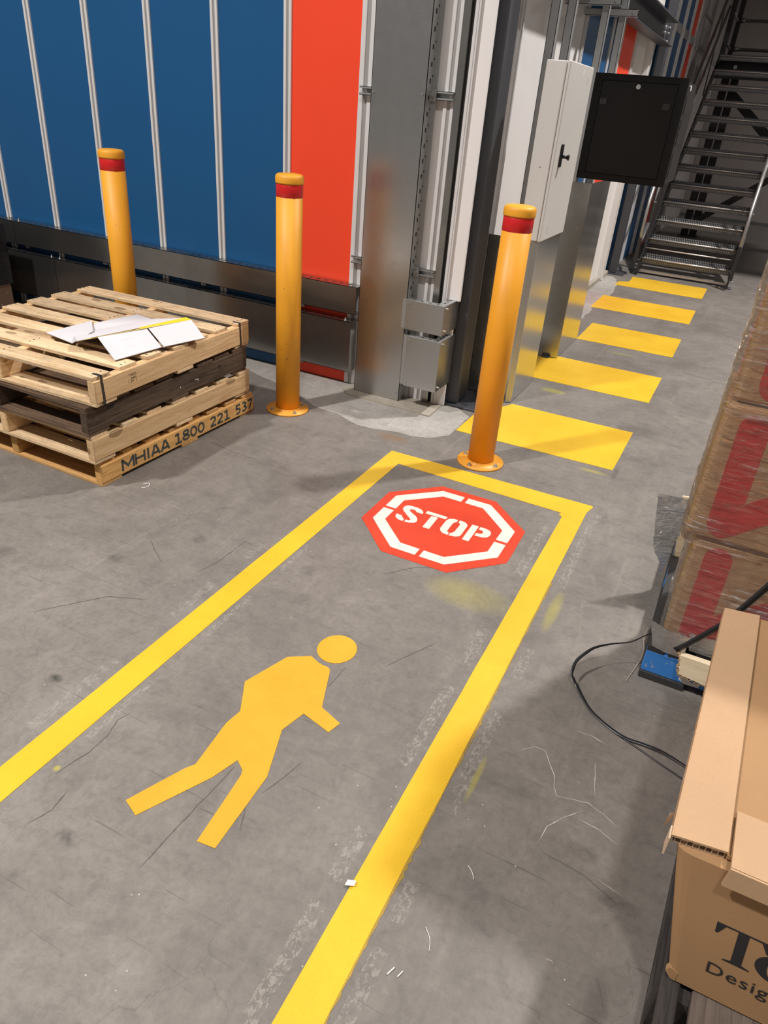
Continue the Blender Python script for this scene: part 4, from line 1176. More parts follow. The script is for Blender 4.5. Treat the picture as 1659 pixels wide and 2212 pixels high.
GL = {
 'M': (0.98, [[(0.09, 0), (0.09, 1)], [(0.89, 0), (0.89, 1)], [(0.06, 1.0), (0.49, 0.32), (0.92, 1.0)]]),
 'H': (0.84, [[(0.09, 0), (0.09, 1)], [(0.75, 0), (0.75, 1)], [(0.09, 0.52), (0.75, 0.52)]]),
 'I': (0.38, [[(0.19, 0), (0.19, 1)]]),
 'A': (0.78, [[(0.07, 0), (0.36, 0.98)], [(0.71, 0), (0.42, 0.98)], [(0.2, 0.26), (0.58, 0.26)]]),
 '1': (0.70, [[(0.37, 0), (0.37, 1)], [(0.08, 0.07), (0.66, 0.07)], [(0.10, 0.86), (0.40, 0.95)]]),
 '8': (0.70, [arc(0.35, 0.745, 0.22, 0.185, 0, 360, 20), arc(0.35, 0.275, 0.255, 0.205, 0, 360, 20)]),
 '0': (0.70, [arc(0.35, 0.5, 0.255, 0.425, 0, 360, 24)]),
 '2': (0.70, [arc(0.33, 0.70, 0.24, 0.225, 160, -25, 12) + [(0.10, 0.075)], [(0.06, 0.075), (0.64, 0.075)]]),
 '5': (0.70, [[(0.58, 0.925), (0.17, 0.925), (0.155, 0.52)], arc(0.31, 0.325, 0.25, 0.245, 128, -130, 14)]),
 '3': (0.70, [arc(0.31, 0.745, 0.23, 0.18, 130, -90, 12), arc(0.31, 0.285, 0.26, 0.215, 90, -135, 12)]),
 '7': (0.70, [[(0.06, 0.925), (0.62, 0.925)], [(0.56, 0.93), (0.24, 0.0)]]),
}
for word, ya, yb in (('MHIAA', 2.221, 2.553), ('1800', 2.585, 2.825), ('221', 2.867, 3.043), ('537', 3.088, 3.258)):
    tot = sum(GL[c_][0] for c_ in word)
    kx, hh = (yb - ya) / tot, 0.058
    b = MB()
    x = 0.0
    for c_ in word:
        for st_ in GL[c_][1]:
            L, Rr = thick([((px + x) * kx, pz * hh) for px, pz in st_], 0.0125)
            for k in range(len(L) - 1):
                b.prism([tuple(L[k]), tuple(L[k + 1]), tuple(Rr[k + 1]), tuple(Rr[k])], 0.0, 0.0004, 'yz')
        x += GL[c_][0]
    b.build('stencil_word', M['ink'], pa, (H + 0.0002, ya - 2.100 - H, 0.032))
# heat stamp on the top pallet
b = MB()
for (ya, yb, za, zb) in ((0, 0.05, 0.042, 0.044), (0.048, 0.05, 0, 0.044), (0.016, 0.018, 0.0, 0.044), (0.0, 0.002, 0.0, 0.018)):
    b.box(0, 0.0004, ya, yb, za, zb)
b.build('stamp_frame', M['stamp'], pd, (H, 2.292 - 2.09 - H, 0.05))
for s_, zz, yy in (('CN', 0.083, 0.020), ('2000', 0.069, 0.020), ('HT', 0.055, 0.020)):
    me = text_mesh(s_, 0.009, 0.01)
    me.transform(RX)
    me.materials.append(M['stamp'])
    link('stamp_text', me, pd, (H + 0.0002, 2.292 - 2.09 - H + yy, zz))
# nail heads on the top pallet boards
b = MB()
rn = random.Random(5)
for i in range(7):
    yc = -H + 0.0525 + i * (2 * H - 0.105) / 6
    for xs in (-H + 0.03, 0.0, H - 0.035):
        for k in (-0.03, 0.0, 0.03):
            b.cyl((xs + rn.uniform(-.008, .008), yc + k, 0.136), (xs + rn.uniform(-.001, .001), yc + k, 0.1366), 0.0028, 6)
nh = b.build('nail_head_row', M['ink'], pd)
nh['kind'] = 'stuff'
# broken edge and plugs on dark pallet
MB().box(H - 0.0005, H + 0.0006, -0.46, -0.425, 0.095, 0.113).box(H - 0.0005, H + 0.0006, 0.33, 0.345, 0.075, 0.093).build('notch', M['hole'], pc)
MB().box(H, H + 0.0007, 0.02, 0.024, 0.055, 0.062).box(H, H + 0.0007, 0.135, 0.160, 0.064, 0.067).box(H, H + 0.0007, 0.157, 0.160, 0.054, 0.067).build('paint_fleck', M['litter'], pc)

# steel straps round the top pallet corners
def pal_strap(yl, label):
    t = thing('pallet_strap', label, 'strap', (0, 0, 0), 0, 'dark straps around the top pallet ends')
    t.location = pd.location
    t.rotation_euler = pd.rotation_euler
    b = MB()
    x1 = H + 0.0012
    wv = lambda k: 0.003 * math.sin(k * 2.2)
    b.box(H - 0.045, x1, yl - 0.007, yl + 0.007, 0.1372, 0.1382)
    b.box(H + 0.0004, x1, yl - 0.007, yl + 0.007, 0.10, 0.1380)
    b.box(H + 0.0004, x1, yl - 0.005, yl + 0.009, 0.06, 0.101)
    b.box(H + 0.0004, x1, yl - 0.003, yl + 0.011, 0.004, 0.061)
    return b.build('band', M['strap'], t)
pal_strap(2.131 - 2.09 - H, 'dark strap over the near corner of the top pallet')
pal_strap(H - 0.085, 'dark strap over the far corner of the top pallet')

# white flattened carton on the pallets
fc = thing('flattened_carton', 'flattened white and yellow carton lying on the top pallet', 'cardboard', (-2.62, 2.55, 0.545))
o_ = (-2.62, 2.55, 0.545)
def sheet(mb, quad, th=0.003, n=6, bow=0.0):
    A, B, C, D = [Vector(p) for p in quad]
    def f(dz):
        return lambda u, v: tuple(A.lerp(B, u).lerp(D.lerp(C, u), v) + Vector((0, 0, dz + bow * math.sin(PI * u) * math.sin(PI * v))))
    mb.grid(f(th), n, n, 0)
    mb.grid(f(0.0), n, n, 1)
    for P, Q in ((A, B), (B, C), (C, D), (D, A)):
        mb.quadstrip([tuple(P + Vector((0, 0, th))), tuple(Q + Vector((0, 0, th)))], [tuple(P), tuple(Q)], 1, False)
    return mb
ZP = 0.549
b = MB(o_)
sheet(b, [(-2.950, 2.392, ZP), (-2.735, 2.355, ZP), (-2.715, 2.470, 0.585), (-2.945, 2.680, ZP)], bow=0.004)
b.build('small_flap', [M['white_card'], M['card_back']], fc)
b = MB(o_)
sheet(b, [(-2.835, 2.455, ZP + 0.002), (-2.640, 2.300, 0.590), (-2.470, 2.845, 0.618), (-2.740, 2.900, ZP + 0.003)], bow=0.006)
b.build('back_panel', [M['white_card'], M['card_back']], fc)
b = MB(o_)
sheet(b, [(-2.905, 2.66, ZP), (-2.80, 2.53, ZP + 0.001), (-2.70, 2.895, ZP + 0.001), (-2.865, 2.92, ZP)], bow=0.003)
b.build('long_flap', [M['white_card'], M['card_back']], fc)
b = MB(o_)
sheet(b, [(-2.640, 2.300, 0.5915), (-2.565, 2.355, 0.612), (-2.415, 2.835, 0.622), (-2.470, 2.855, 0.620)])
b.build('yellow_spine', [M['yellow_print'], M['card_back']], fc)
b = MB(o_)
sheet(b, [(-2.604, 2.355, 0.603), (-2.580, 2.372, 0.609), (-2.515, 2.575, 0.6175), (-2.535, 2.575, 0.6155)], 0.003)
b.build('spine_window', [M['faint_print'], M['card_back']], fc)
b = MB(o_)
sheet(b, [(-2.565, 2.355, 0.612), (-2.412, 2.296, 0.550), (-2.380, 2.567, 0.552), (-2.497, 2.598, 0.616)])
b.build('front_flap', [M['white_card'], M['card_back']], fc)
b = MB(o_)
sheet(b, [(-2.493, 2.604, 0.617), (-2.374, 2.575, 0.553), (-2.318, 2.812, 0.553), (-2.416, 2.832, 0.622)])
b.build('front_flap', [M['white_card'], M['card_back']], fc)
def on_flap(u0, u1, v0, v1):
    A, B, C, D = Vector((-2.565, 2.355, 0.6154)), Vector((-2.412, 2.296, 0.5534)), Vector((-2.380, 2.567, 0.5554)), Vector((-2.497, 2.598, 0.6194))
    P = lambda u, v: tuple(A.lerp(B, u).lerp(D.lerp(C, u), v))
    return [P(u0, v0), P(u1, v0), P(u1, v1), P(u0, v1)]
b = MB(o_)
for k in range(5):
    q = on_flap(0.12, 0.88, 0.05 + k * 0.035, 0.055 + k * 0.035)
    b.quadstrip([q[0], q[1]], [q[3], q[2]], 0, False)
for u0, u1, v0, v1 in ((0.30, 0.31, 0.36, 0.62), (0.62, 0.63, 0.36, 0.58), (0.30, 0.62, 0.36, 0.366), (0.36, 0.58, 0.42, 0.424), (0.36, 0.55, 0.47, 0.474), (0.36, 0.5, 0.52, 0.524), (0.45, 0.52, 0.7, 0.705)):
    q = on_flap(u0, u1, v0, v1)
    b.quadstrip([q[0], q[1]], [q[3], q[2]], 0, False)
pr_ = b.build('faint_print_lines', M['faint_print'], fc)
pr_['kind'] = 'stuff'

# black wrapped load at the left edge
lw = thing('wrapped_load', 'brown carton bound with black stretch film at the left edge', 'carton', (-5.45, 3.4, 0))
o_ = (-5.45, 3.4, 0)
MB(o_).box(-6.0, -4.895, 3.10, 3.74, 0.0, 0.60, 0.012).build('box', M['carton_dark'], lw)
def wrapf(u, v):
    per = [(-6.01, 3.09), (-4.90, 3.09), (-4.885, 3.105), (-4.885, 3.735), (-4.90, 3.75), (-6.01, 3.75)]
    k = u * (len(per) - 1)
    i = min(int(k), len(per) - 2)
    a, c = Vector(per[i]), Vector(per[i + 1])
    p = a.lerp(c, k - i)
    z = 0.235 + v * 0.42 - 0.02 * math.sin(u * 9)
    pin = 0.010
    rp = 0.004 * noise.noise(Vector((p.x * 2, p.y * 2, z * 55)))
    d = Vector((p.x + 5.45, p.y - 3.42)).normalized()
    return (p.x + d.x * (rp + pin), p.y + d.y * (rp + pin) , z)
MB(o_).grid(wrapf, 50, 48).build('black_wrap', M['black_film'], lw)
for (yy, zz) in ((3.5, 0.17), (3.68, 0.18), (3.62, 0.10), (3.70, 0.09)):
    MB(o_).box(-4.896, -4.892, yy - 0.002, yy + 0.012, zz, zz + 0.010).build('staple', M['zinc'], lw)

# ================================================================ WRAPPED STACK ON BLUE PALLET
bp = thing('blue_pallet', 'scuffed blue pallet carrying the film wrapped boxes', 'pallet', (0.65, 2.7, 0))
o_ = (0.65, 2.7, 0)
bx0, by0, bx1, by1 = 0.078, 2.118, 1.25, 3.30
for y0, y1 in ((by0, by0 + 0.04), (2.68, 2.72), (by1 - 0.04, by1)):
    MB(o_).box(bx0, bx1, y0, y1, 0.030, 0.118, 0.003).build('bearer', M['blue_wood'], bp)
for k in range(8):
    x0 = bx0 + k * (bx1 - bx0 - 0.10) / 7
    if k == 0:
        poly = [(x0, by0), (x0 + 0.055, by0), (x0 + 0.06, by0 + 0.02), (x0 + 0.066, by0 + 0.02), (x0 + 0.069, by0), (x0 + 0.10, by0 + 0.004), (x0 + 0.108, by0 + 0.05), (x0 + 0.10, by1), (x0, by1)]
        MB(o_).prism(poly, 0.118, 0.138).build('deck_board', M['black_wood'], bp)
    else:
        MB(o_).box(x0, x0 + 0.10, by0, by1, 0.118, 0.138, 0.002).build('deck_board', M['black_wood'], bp)
for x0 in (bx0 - 0.002, 0.58, 1.10):
    MB(o_).box(x0, x0 + 0.150, by0 - 0.004, by1, 0.0, 0.030, 0.003).build('bottom_board', M['black_wood'], bp)
MB(o_).prism([(0.20, 0.045), (0.215, 0.075), (0.235, 0.08), (0.228, 0.055), (0.25, 0.045), (0.27, 0.06), (0.268, 0.035), (0.22, 0.032)], by0 - 0.0008, by0 + 0.002, 'xz').build('white_smear', M['litter'], bp)

bt = thing('broken_timber', 'broken cream timber plank resting on the blue pallet edge', 'timber', (0.6, 2.1, 0.1))
o_ = (0.6, 2.1, 0.1)
edge = [(0.176, 0.158), (0.180, 0.148), (0.186, 0.140), (0.183, 0.132), (0.190, 0.120), (0.186, 0.110), (0.194, 0.098), (0.192, 0.086)]
MB(o_).prism(edge + [(0.215, 0.080), (0.235, 0.074), (1.2, 0.074), (1.2, 0.160)], by0 - 0.026, by0 - 0.002, 'xz').build('plank', M['cream_wood'], bt)
b = MB(o_)
rr = random.Random(3)
for k in range(22):
    x = 0.190 + k * 0.0055 + rr.uniform(-.002, .002)
    z = 0.085 - k * 0.0007
    ln = rr.uniform(0.006, 0.016)
    b.prism([(x, z), (x + 0.007, z - 0.002), (x + 0.003 + rr.uniform(-.004, .004), z - ln)], by0 - 0.026, by0 - 0.004, 'xz')
for k in range(8):
    x, z = edge[k]
    b.prism([(x + 0.003, z + 0.004), (x + 0.003, z - 0.006), (x - rr.uniform(0.003, 0.009), z + rr.uniform(-0.004, 0.004))], by0 - 0.024, by0 - 0.006, 'xz')
sp_ = b.build('splinters', M['splinter'], bt)
sp_['kind'] = 'stuff'

tiers = [(0.108, 0.78, 2.152, 2.500, 0.163, 0.568, 'bottom brown carton with red mark under stretch film on the blue pallet'),
         (0.072, 0.74, 2.140, 2.505, 0.572, 1.004, 'middle brown carton with red mark under stretch film'),
         (0.082, 0.75, 2.146, 2.50, 1.010, 1.46, 'top brown carton of the stack under stretch film at right edge')]
def capsule(p, q, r, n=10):
    p, q = Vector(p), Vector(q)
    a = math.atan2(q.y - p.y, q.x - p.x)
    out = []
    for k in range(n + 1):
        t = a + PI / 2 + PI * k / n
        out.append((p.x + r * math.cos(t), p.y + r * math.sin(t)))
    for k in range(n + 1):
        t = a - PI / 2 + PI * k / n
        out.append((q.x + r * math.cos(t), q.y + r * math.sin(t)))
    return out
for (x0, x1, y0, y1, z0, z1, lab) in tiers:
    t = thing('printed_carton', lab, 'carton', ((x0 + x1) / 2, (y0 + y1) / 2, z0), 0, 'film wrapped cartons on the blue pallet')
    oo = ((x0 + x1) / 2, (y0 + y1) / 2, z0)
    MB(oo).box(x0, x1, y0, y1, z0, z1, 0.012).build('box', M['carton_wrapped'], t)
    xa = x0 + (0.088 if z0 > 0.3 else 0.082)
    b = MB(oo)
    b.prism(capsule((xa, z1 - 0.062), (xa + 0.004, z0 + 0.060), 0.041), y0 - 0.0008, y0 + 0.001, 'xz')
    b.prism(capsule((xa + 0.006, z0 + 0.058), (xa + 0.25, z0 + 0.26), 0.041), y0 - 0.0011, y0 + 0.001, 'xz')
    b.prism(capsule((xa + 0.25, z0 + 0.26), (xa + 0.25, z1 - 0.062), 0.041), y0 - 0.0008, y0 + 0.001, 'xz')
    b.build('red_mark', M['red_print'], t)
    MB(oo).box(x0 - 0.0008, x0 + 0.001, y0 + 0.03, y0 + 0.075, z0 + 0.015, z1 - 0.015).build('tape', M['yellow_print'], t)

# stretch film round all three cartons
def filmf(u, v):
    z = 0.165 + v * 1.30
    lowt = max(0.0, min(1.0, (0.56 - z) / 0.03))
    xl = 0.062 + 0.034 * lowt
    xr, yf, yb, r = 0.80, 2.130 + 0.010 * lowt, 2.515, 0.035
    per = []
    segs = [(xr, yb, 0), (xl, yb, PI / 2), (xl, yf, PI), (xr, yf, 3 * PI / 2)]
    cen = [(xr - r, yb - r), (xl + r, yb - r), (xl + r, yf + r), (xr - r, yf + r)]
    L = [xr - xl - 2 * r, yb - yf - 2 * r] * 2
    k = u * 4
    i = min(int(k), 3)
    f = k - i
    cx_, cy_ = cen[i]
    nx_, ny_ = cen[(i + 1) % 4]
    a0 = i * PI / 2
    if f < 0.12:
        a = a0 + (f / 0.12) * PI / 2
        p = Vector((cx_ + r * math.cos(a), cy_ + r * math.sin(a)))
        n = Vector((math.cos(a), math.sin(a)))
    else:
        a = a0 + PI / 2
        n = Vector((math.cos(a), math.sin(a)))
        g_ = (f - 0.12) / 0.88
        p = Vector((cx_ + (nx_ - cx_) * g_ + r * n.x, cy_ + (ny_ - cy_) * g_ + r * n.y))
    w_ = 0.0045 * noise.noise(Vector((p.x * 6, p.y * 6, z * 42))) + 0.003 * noise.noise(Vector((p.x * 22, p.y * 22, z * 70 + 5)))
    p = p + n * (w_ + 0.001)
    return (p.x, p.y, z)
b = MB()
b.grid(filmf, 150, 150)
o = b.build('stretch_film', M['film'])
tag(o, 'clear wrinkled stretch film wound around the cartons on the blue pallet', 'stretch film')

# loose torn film
def crumple(A, B, C, D, amp, nu=26, nv=26, seed=0.0, cut=None):
    A, B, C, D = [Vector(p) for p in (A, B, C, D)]
    def f(u, v):
        uu, vv = u, v
        if cut: uu, vv = cut(u, v)
        p = A.lerp(B, uu).lerp(D.lerp(C, uu), vv)
        d = noise.noise_vector(p * 14 + Vector((seed, 0, 0))) * amp + noise.noise_vector(p * 45 + Vector((0, seed, 0))) * amp * 0.35
        return tuple(p + d)
    return f
tf = MB().grid(crumple((-0.050, 2.70, 0.420), (0.085, 2.74, 0.412), (0.066, 2.72, 0.17), (0.050, 2.70, 0.05), 0.012, seed=2.0,
                       cut=lambda u, v: (u + (1 - u) * 0.22 * math.sin(v * 9) * v, v)), 24, 30).build('torn_film', M['milky'])
tag(tf, 'loose torn clear film hanging off the left side of wrapped stack', 'plastic film', 'loose torn film')
tf = MB().grid(crumple((0.066, 2.118, 0.235), (0.195, 2.120, 0.215), (0.185, 2.098, 0.142), (0.088, 2.100, 0.152), 0.009, seed=7.0), 22, 14).build('torn_film', M['milky'])
tag(tf, 'crumpled clear film draped over the near corner of blue pallet', 'plastic film', 'loose torn film')
tf = MB().grid(crumple((0.185, 2.126, 0.232), (0.80, 2.126, 0.240), (0.80, 2.122, 0.166), (0.20, 2.122, 0.166), 0.002, seed=11.0), 30, 8).build('torn_film', M['milky'])
tag(tf, 'band of cloudy film skirt between bottom carton and cream timber', 'plastic film', 'loose torn film')
lb = MB().prism([(0.046, 0.405), (0.150, 0.415), (0.188, 0.139), (0.086, 0.139)], 2.765, 2.777, 'xz').build('leaning_board', M['cream_wood'])
tag(lb, 'pale plywood offcut leaning against the left side of wrapped stack', 'board')

# diagonal strap over the front of the stack
def ribbon(pts, wdir, wd):
    A = [Vector(p) + Vector(wd_) * wd / 2 for p, wd_ in zip(pts, wdir)]
    B = [Vector(p) - Vector(wd_) * wd / 2 for p, wd_ in zip(pts, wdir)]
    return A, B
def strip_mesh(pts, wdir, wd, th=0.0008):
    A, B = ribbon(pts, wdir, wd)
    b = MB()
    b.quadstrip([tuple(p) for p in A], [tuple(p) for p in B])
    return b
pts = [(0.160, 2.098, 0.168), (0.185, 2.104, 0.197), (0.215, 2.112, 0.235), (0.27, 2.118, 0.315), (0.34, 2.122, 0.48), (0.42, 2.122, 0.70), (0.60, 2.122, 1.15)]
b = strip_mesh(pts, [(0.8, 0, -0.5)] * 2 + [(0.85, 0, -0.5)] * 5, 0.020)
o = b.build('diagonal_strap', M['strap'])
sm = o.modifiers.new('thickness', 'SOLIDIFY'); sm.thickness = 0.0008
tag(o, 'black strap running diagonally up the front of the wrapped stack', 'strap')

# loose strap loop on the floor
raw = [(0.120, 2.19, 0.150), (0.072, 2.170, 0.146), (0.023, 2.140, 0.112), (-0.035, 2.110, 0.098), (-0.080, 2.070, 0.092), (-0.104, 2.036, 0.082), (-0.125, 1.992, 0.066), (-0.125, 1.950, 0.048), (-0.112, 1.940, 0.030), (-0.097, 1.930, 0.018), (-0.062, 1.885, 0.012), (-0.026, 1.848, 0.009), (0.032, 1.813, 0.008), (0.087, 1.792, 0.009), (0.144, 1.792, 0.011), (0.203, 1.789, 0.012), (0.275, 1.765, 0.012), (0.34, 1.73, 0.01)]
def smooth_path(P, n):
    P = [Vector(p) for p in P]
    out = []
    for i in range(len(P) - 1):
        p0, p1, p2, p3 = P[max(i - 1, 0)], P[i], P[i + 1], P[min(i + 2, len(P) - 1)]
        for k in range(n):
            t = k / n
            out.append(0.5 * ((2 * p1) + (-p0 + p2) * t + (2 * p0 - 5 * p1 + 4 * p2 - p3) * t * t + (-p0 + 3 * p1 - 3 * p2 + p3) * t ** 3))
    out.append(P[-1])
    return out
path = smooth_path(raw, 5)
wd = []
KEY = [(0.0, 0.10), (0.16, 0.30), (0.26, 0.55), (0.315, 1.0), (0.37, 0.95), (0.42, 0.25), (0.47, 0.55), (0.60, 0.45), (1.0, 0.40)]
for i, p in enumerate(path):
    f = i / (len(path) - 1)
    k = max(q for q in range(len(KEY) - 1) if KEY[q][0] <= f)
    (fa, ta), (fb, tb_) = KEY[k], KEY[k + 1]
    t_ = ta + (tb_ - ta) * (f - fa) / (fb - fa)
    d = (path[min(i + 1, len(path) - 1)] - path[max(i - 1, 0)]).normalized()
    low = Vector((0.05, 0.79, -0.61))                      # resting attitude of the band
    low = (low - d * low.dot(d)).normalized()
    hi = d.cross(low).normalized()
    wd.append((low * (1 - t_) + hi * t_).normalized())
b = strip_mesh([tuple(p) for p in path], wd, 0.0105)
o = b.build('strap_loop', M['strap'])
sm = o.modifiers.new('thickness', 'SOLIDIFY'); sm.thickness = 0.0008
tag(o, 'loose loop of black strapping curling across the floor from the blue pallet', 'strap')
raw2 = [(0.06, 1.80, 0.004), (0.087, 1.790, 0.004), (0.148, 1.768, 0.004), (0.197, 1.748, 0.004), (0.263, 1.724, 0.004), (0.36, 1.69, 0.004)]
path = smooth_path(raw2, 4)
b = strip_mesh([tuple(p) for p in path], [(0.2, 0.6, 0.5)] * len(path), 0.006)
o = b.build('strap_tail', M['strap'])
sm = o.modifiers.new('thickness', 'SOLIDIFY'); sm.thickness = 0.0008
tag(o, 'second black strap end lying beside the loop on the floor', 'strap')

# ================================================================ FOREGROUND CARTON ON DARK PALLET
fp_ = thing('dark_pallet', 'grimy dark wooden pallet under the large printed carton', 'pallet', (0.8, 1.2, 0))
o_ = (0.8, 1.2, 0)
PX0, PX1, PY0, PY1 = 0.262, 1.40, 0.30, 1.72
PSH = Matrix(((1, 0.047, 0, -0.047), (0, 1, 0, 0), (0, 0, 1, 0), (0, 0, 0, 1)))
xs = [(PX0, PX0 + 0.036), (PX0 + 0.060, PX0 + 0.215), (PX0 + 0.26, PX0 + 0.40), (PX0 + 0.45, PX0 + 0.59), (PX0 + 0.64, PX0 + 0.78), (PX0 + 0.83, PX1)]
for k, (a, c_) in enumerate(xs):
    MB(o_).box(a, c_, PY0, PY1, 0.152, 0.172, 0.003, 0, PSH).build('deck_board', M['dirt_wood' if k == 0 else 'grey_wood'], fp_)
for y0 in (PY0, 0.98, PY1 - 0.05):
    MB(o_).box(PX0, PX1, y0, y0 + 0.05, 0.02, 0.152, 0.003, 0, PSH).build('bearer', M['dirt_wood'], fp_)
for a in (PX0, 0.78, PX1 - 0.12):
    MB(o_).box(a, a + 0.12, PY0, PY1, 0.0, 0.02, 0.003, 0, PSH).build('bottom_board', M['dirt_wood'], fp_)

ct = thing('printed_box', 'large brown carton printed with black lettering, kraft edge boards on top', 'carton', (0.6, 1.4, 0.175))
o_ = (0.6, 1.4, 0.175)
SH = 0.125                                          # the tall carton leans: sideways racking per metre of height
def shear(z): return -SH * (z - 0.178)
BX0, BX1, BY0, BY1, BZ0, BZ1 = 0.270, 0.98, 1.0, 1.79, 0.178, 0.535
YW = 0.055
SHM = Matrix(((1, YW, -SH, SH * 0.178 - YW * 1.0), (0, 1, 0, 0), (0, 0, 1, 0), (0, 0, 0, 1)))
b = MB(o_)
t_ = bmesh.new()
bmesh.ops.create_cube(t_, size=1.0)
for v in t_.verts:
    v.co = Vector(((BX0 + BX1) / 2 + v.co.x * (BX1 - BX0), (BY0 + BY1) / 2 + v.co.y * (BY1 - BY0), (BZ0 + BZ1) / 2 + v.co.z * (BZ1 - BZ0)))
bmesh.ops.bevel(t_, geom=[e for e in t_.edges if abs(e.verts[0].co.z - e.verts[1].co.z) > 0.1], offset=0.016, segments=3, affect='EDGES', profile=0.5)
for v in t_.verts:
    f_ = min(1.0, max(0.0, (v.co.x - BX0) / 0.05))
    v.co.x = v.co.x + YW * (v.co.y - 1.0) - (0.222 * (1 - f_) + SH * f_) * (v.co.z - 0.178)
b._merge(t_)
b.build('box', M['carton'], ct)
# dented lower corner flap
MB(o_).prism([(0.266, 0.212), (0.262, 0.196), (0.274, 0.180), (0.284, 0.1775), (0.284, 0.205)], 0.999, 1.012, 'xz').build('torn_corner', M['carton'], ct)
# lettering
def place_xz(me, x, y, z):
    me.transform(Matrix.Translation((x, y, z)) @ Matrix.Rotation(PI / 2, 4, 'X'))
    me.transform(SHM)
    me.transform(Matrix.Translation(-Vector(o_)))
    return me
def lx(x, z): return x - shear(z)
Tx0, Tx1, Tz0, Tz1 = 0.300, 0.392, 0.305, 0.400
yy = BY0 - 0.0006
def T_poly():
    w_ = 0.094; h_ = 0.096
    m_ = w_ / 2
    st_ = 0.0095
    P = [(0, h_), (0, h_ * 0.70), (0.005, h_ * 0.70), (0.016, h_ * 0.955), (m_ - st_, h_ * 0.965), (m_ - st_, 0.007), (m_ - 0.024, 0.0025), (m_ - 0.024, 0), (m_ + 0.024, 0), (m_ + 0.024, 0.0025), (m_ + st_, 0.007), (m_ + st_, h_ * 0.965), (w_ - 0.016, h_ * 0.955), (w_ - 0.005, h_ * 0.70), (w_, h_ * 0.70), (w_, h_)]
    return P
b = MB(o_)
b.prism([(lx(0.3015 + 0.0, 0.40) + px - 0.0, 0.304 + pz) for px, pz in T_poly()], yy, yy + 0.001, 'xz', mat=SHM)
b.build('printed_letter', M['ink_black'], ct)
b = MB(o_)
oc = (lx(0.425, 0.335), 0.338)
outer = [(oc[0] + 0.040 * math.cos(2 * PI * k / 28), oc[1] + 0.036 * math.sin(2 * PI * k / 28)) for k in range(28)]
inner = [(oc[0] + 0.019 * math.cos(2 * PI * k / 28), oc[1] + 0.032 * math.sin(2 * PI * k / 28)) for k in range(28)]
for k in range(28):
    k2 = (k + 1) % 28
    b.prism([outer[k], outer[k2], inner[k2], inner[k]], yy, yy + 0.001, 'xz', mat=SHM)
b.build('printed_letter', M['ink_black'], ct)
me = text_mesh('Design', 0.042, 0.0, 1.08, 0.132)
# descender included in height
place_xz(me, lx(0.3215, 0.262), BY0 - 0.0007, 0.241)
me.materials.append(M['ink_black'])
link('printed_word', me, ct)
# kraft edge boards on top: long left strip with honeycomb edge, front strip with hanging lip
ZT = 0.560
lid = [(0.178, 1.005), (0.219, 1.808), (0.303, 1.822), (0.2715, 1.018)]
es = MB(o_).prism(lid, ZT - 0.005, ZT).build('edge_board', M['carton_pale'], ct)
b = MB(o_)
b.prism([(0.182, 1.012), (0.222, 1.80), (0.302, 1.815), (0.270, 1.024)], ZT - 0.026, ZT - 0.022)
for k in range(9):
    f = k / 8
    x = 0.184 + f * 0.085
    y = 1.010 + f * 0.012
    b.box(x - 0.0008, x + 0.0008, y, y + 0.16, ZT - 0.0225, ZT - 0.0045)
for k in range(8):
    x = 0.190 + k * 0.0106
    y = 1.013 + k * 0.0015
    if k in (1, 3, 6):
        b.box(x - 0.0055, x + 0.0055, y + 0.004, y + 0.006, ZT - 0.0225, ZT - 0.0045)
    else:
        b.box(x - 0.0055, x + 0.0055, y + 0.030, y + 0.032, ZT - 0.0225, ZT - 0.0045)
b.build('honeycomb_core', M['honeycomb'], es)
MB(o_).prism([(0.1755, 1.003), (0.2165, 1.808), (0.219, 1.808), (0.178, 1.005)], ZT - 0.030, ZT - 0.0005).build('edge_lip', M['carton_pale'], es)
b = MB(o_)
b.prism([(0.1725, 1.000), (0.1755, 1.000), (0.1765, 1.030), (0.1735, 1.030)], ZT - 0.052, ZT - 0.006)
b.grid(crumple((0.166, 1.055, ZT - 0.006), (0.176, 1.060, ZT - 0.004), (0.175, 1.062, ZT - 0.036), (0.166, 1.050, ZT - 0.036), 0.004, seed=4.0), 8, 8)
b.build('torn_scrap', M['honeycomb'], es)
fb_ = MB(o_).prism([(0.277, 0.985), (0.281, 1.118), (1.02, 1.118), (1.02, 0.985)], ZT - 0.004, ZT + 0.003).build('front_board', M['carton_pale'], ct)
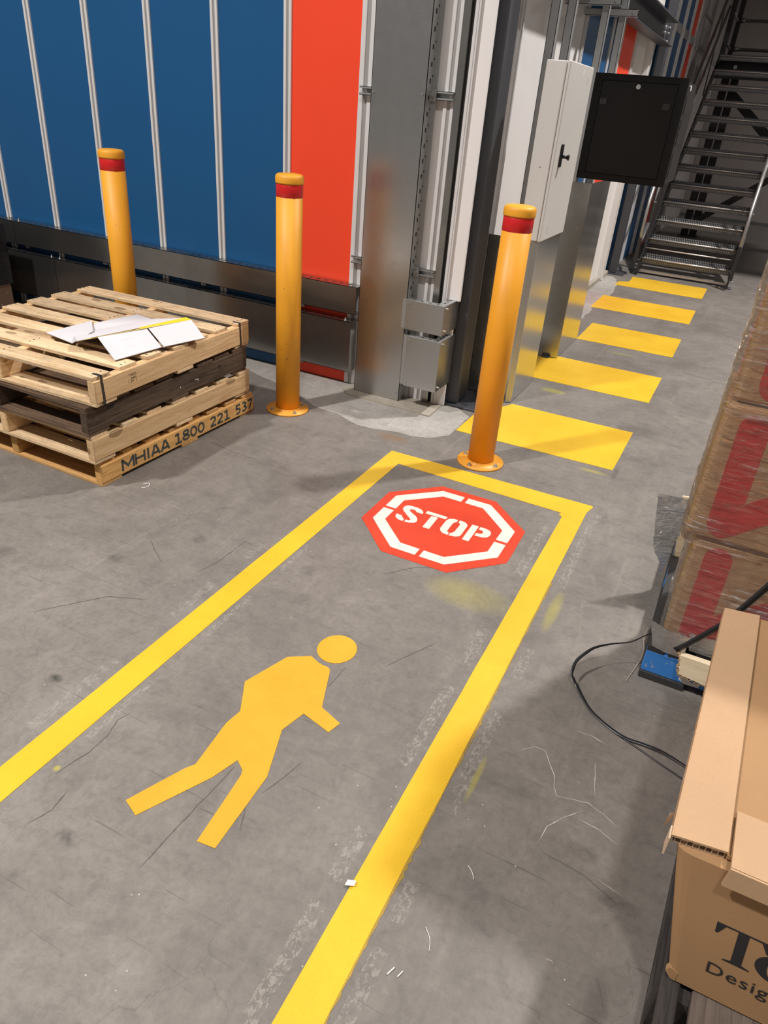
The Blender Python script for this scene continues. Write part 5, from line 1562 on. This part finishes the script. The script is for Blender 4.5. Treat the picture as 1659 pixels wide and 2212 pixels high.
MB(o_).prism([(0.2765, ZT + 0.003), (1.02, ZT + 0.003), (1.02, ZT - 0.044), (0.2745, ZT - 0.044)], 0.981, 0.986, 'xz').build('front_lip', M['carton_pale'], fb_)
MB(o_).prism([(0.272, 1.02), (0.305, 1.822), (0.98, 1.822), (1.0, 1.02)], ZT - 0.020, ZT - 0.010).build('lid_flap', M['carton'], ct)

# ================================================================ LITTER
def scrap(pts, r, lab, m='litter', name='litter_scrap'):
    o = MB().tube(smooth_path(pts, 4), r, 6).build(name, M[m])
    return tag(o, lab, 'litter', 'white scraps on the floor' if m == 'litter' else None)
o = MB().grid(crumple((-0.440, 0.950, 0.004), (-0.418, 0.957, 0.008), (-0.420, 0.972, 0.008), (-0.441, 0.966, 0.004), 0.002, seed=1.0), 6, 6).build('paper_chip', M['litter'])
tag(o, 'small white paper chip at the edge of the right border line', 'litter', 'white scraps on the floor')
scrap([(-2.245, 2.225, 0.002), (-2.225, 2.240, 0.004), (-2.212, 2.225, 0.003), (-2.216, 2.200, 0.002), (-2.226, 2.19, 0.002)], 0.0016, 'curled white plastic thread on the floor before the pallet stack')
scrap([(-0.258, 0.818, 0.002), (-0.250, 0.838, 0.003)], 0.0018, 'left of two tiny white splinters near the carton pallet')
scrap([(-0.236, 0.824, 0.002), (-0.230, 0.840, 0.003)], 0.0015, 'right of two tiny white splinters near the carton pallet')
scrap([(-0.192, 1.150, 0.002), (-0.178, 1.140, 0.002), (-0.166, 1.122, 0.002)], 0.0009, 'short white curved shred right of the border line')
scrap([(-0.225, 0.955, 0.002), (-0.206, 0.935, 0.002), (-0.196, 0.908, 0.002)], 0.0008, 'long bent white shred on the floor right of the border line')
scrap([(-0.01, 0.77, 0.002), (0.004, 0.765, 0.002), (0.015, 0.752, 0.002)], 0.0013, 'tiny white shred on the floor near the bottom edge')
scrap([(0.068, 2.402, 0.012), (0.063, 2.32, 0.016), (0.073, 2.241, 0.014), (0.067, 2.175, 0.008), (0.055, 2.112, 0.004), (0.045, 2.062, 0.003)], 0.0013, 'thin pale twine trailing past the blue pallet corner', 'twine', 'loose_twine')
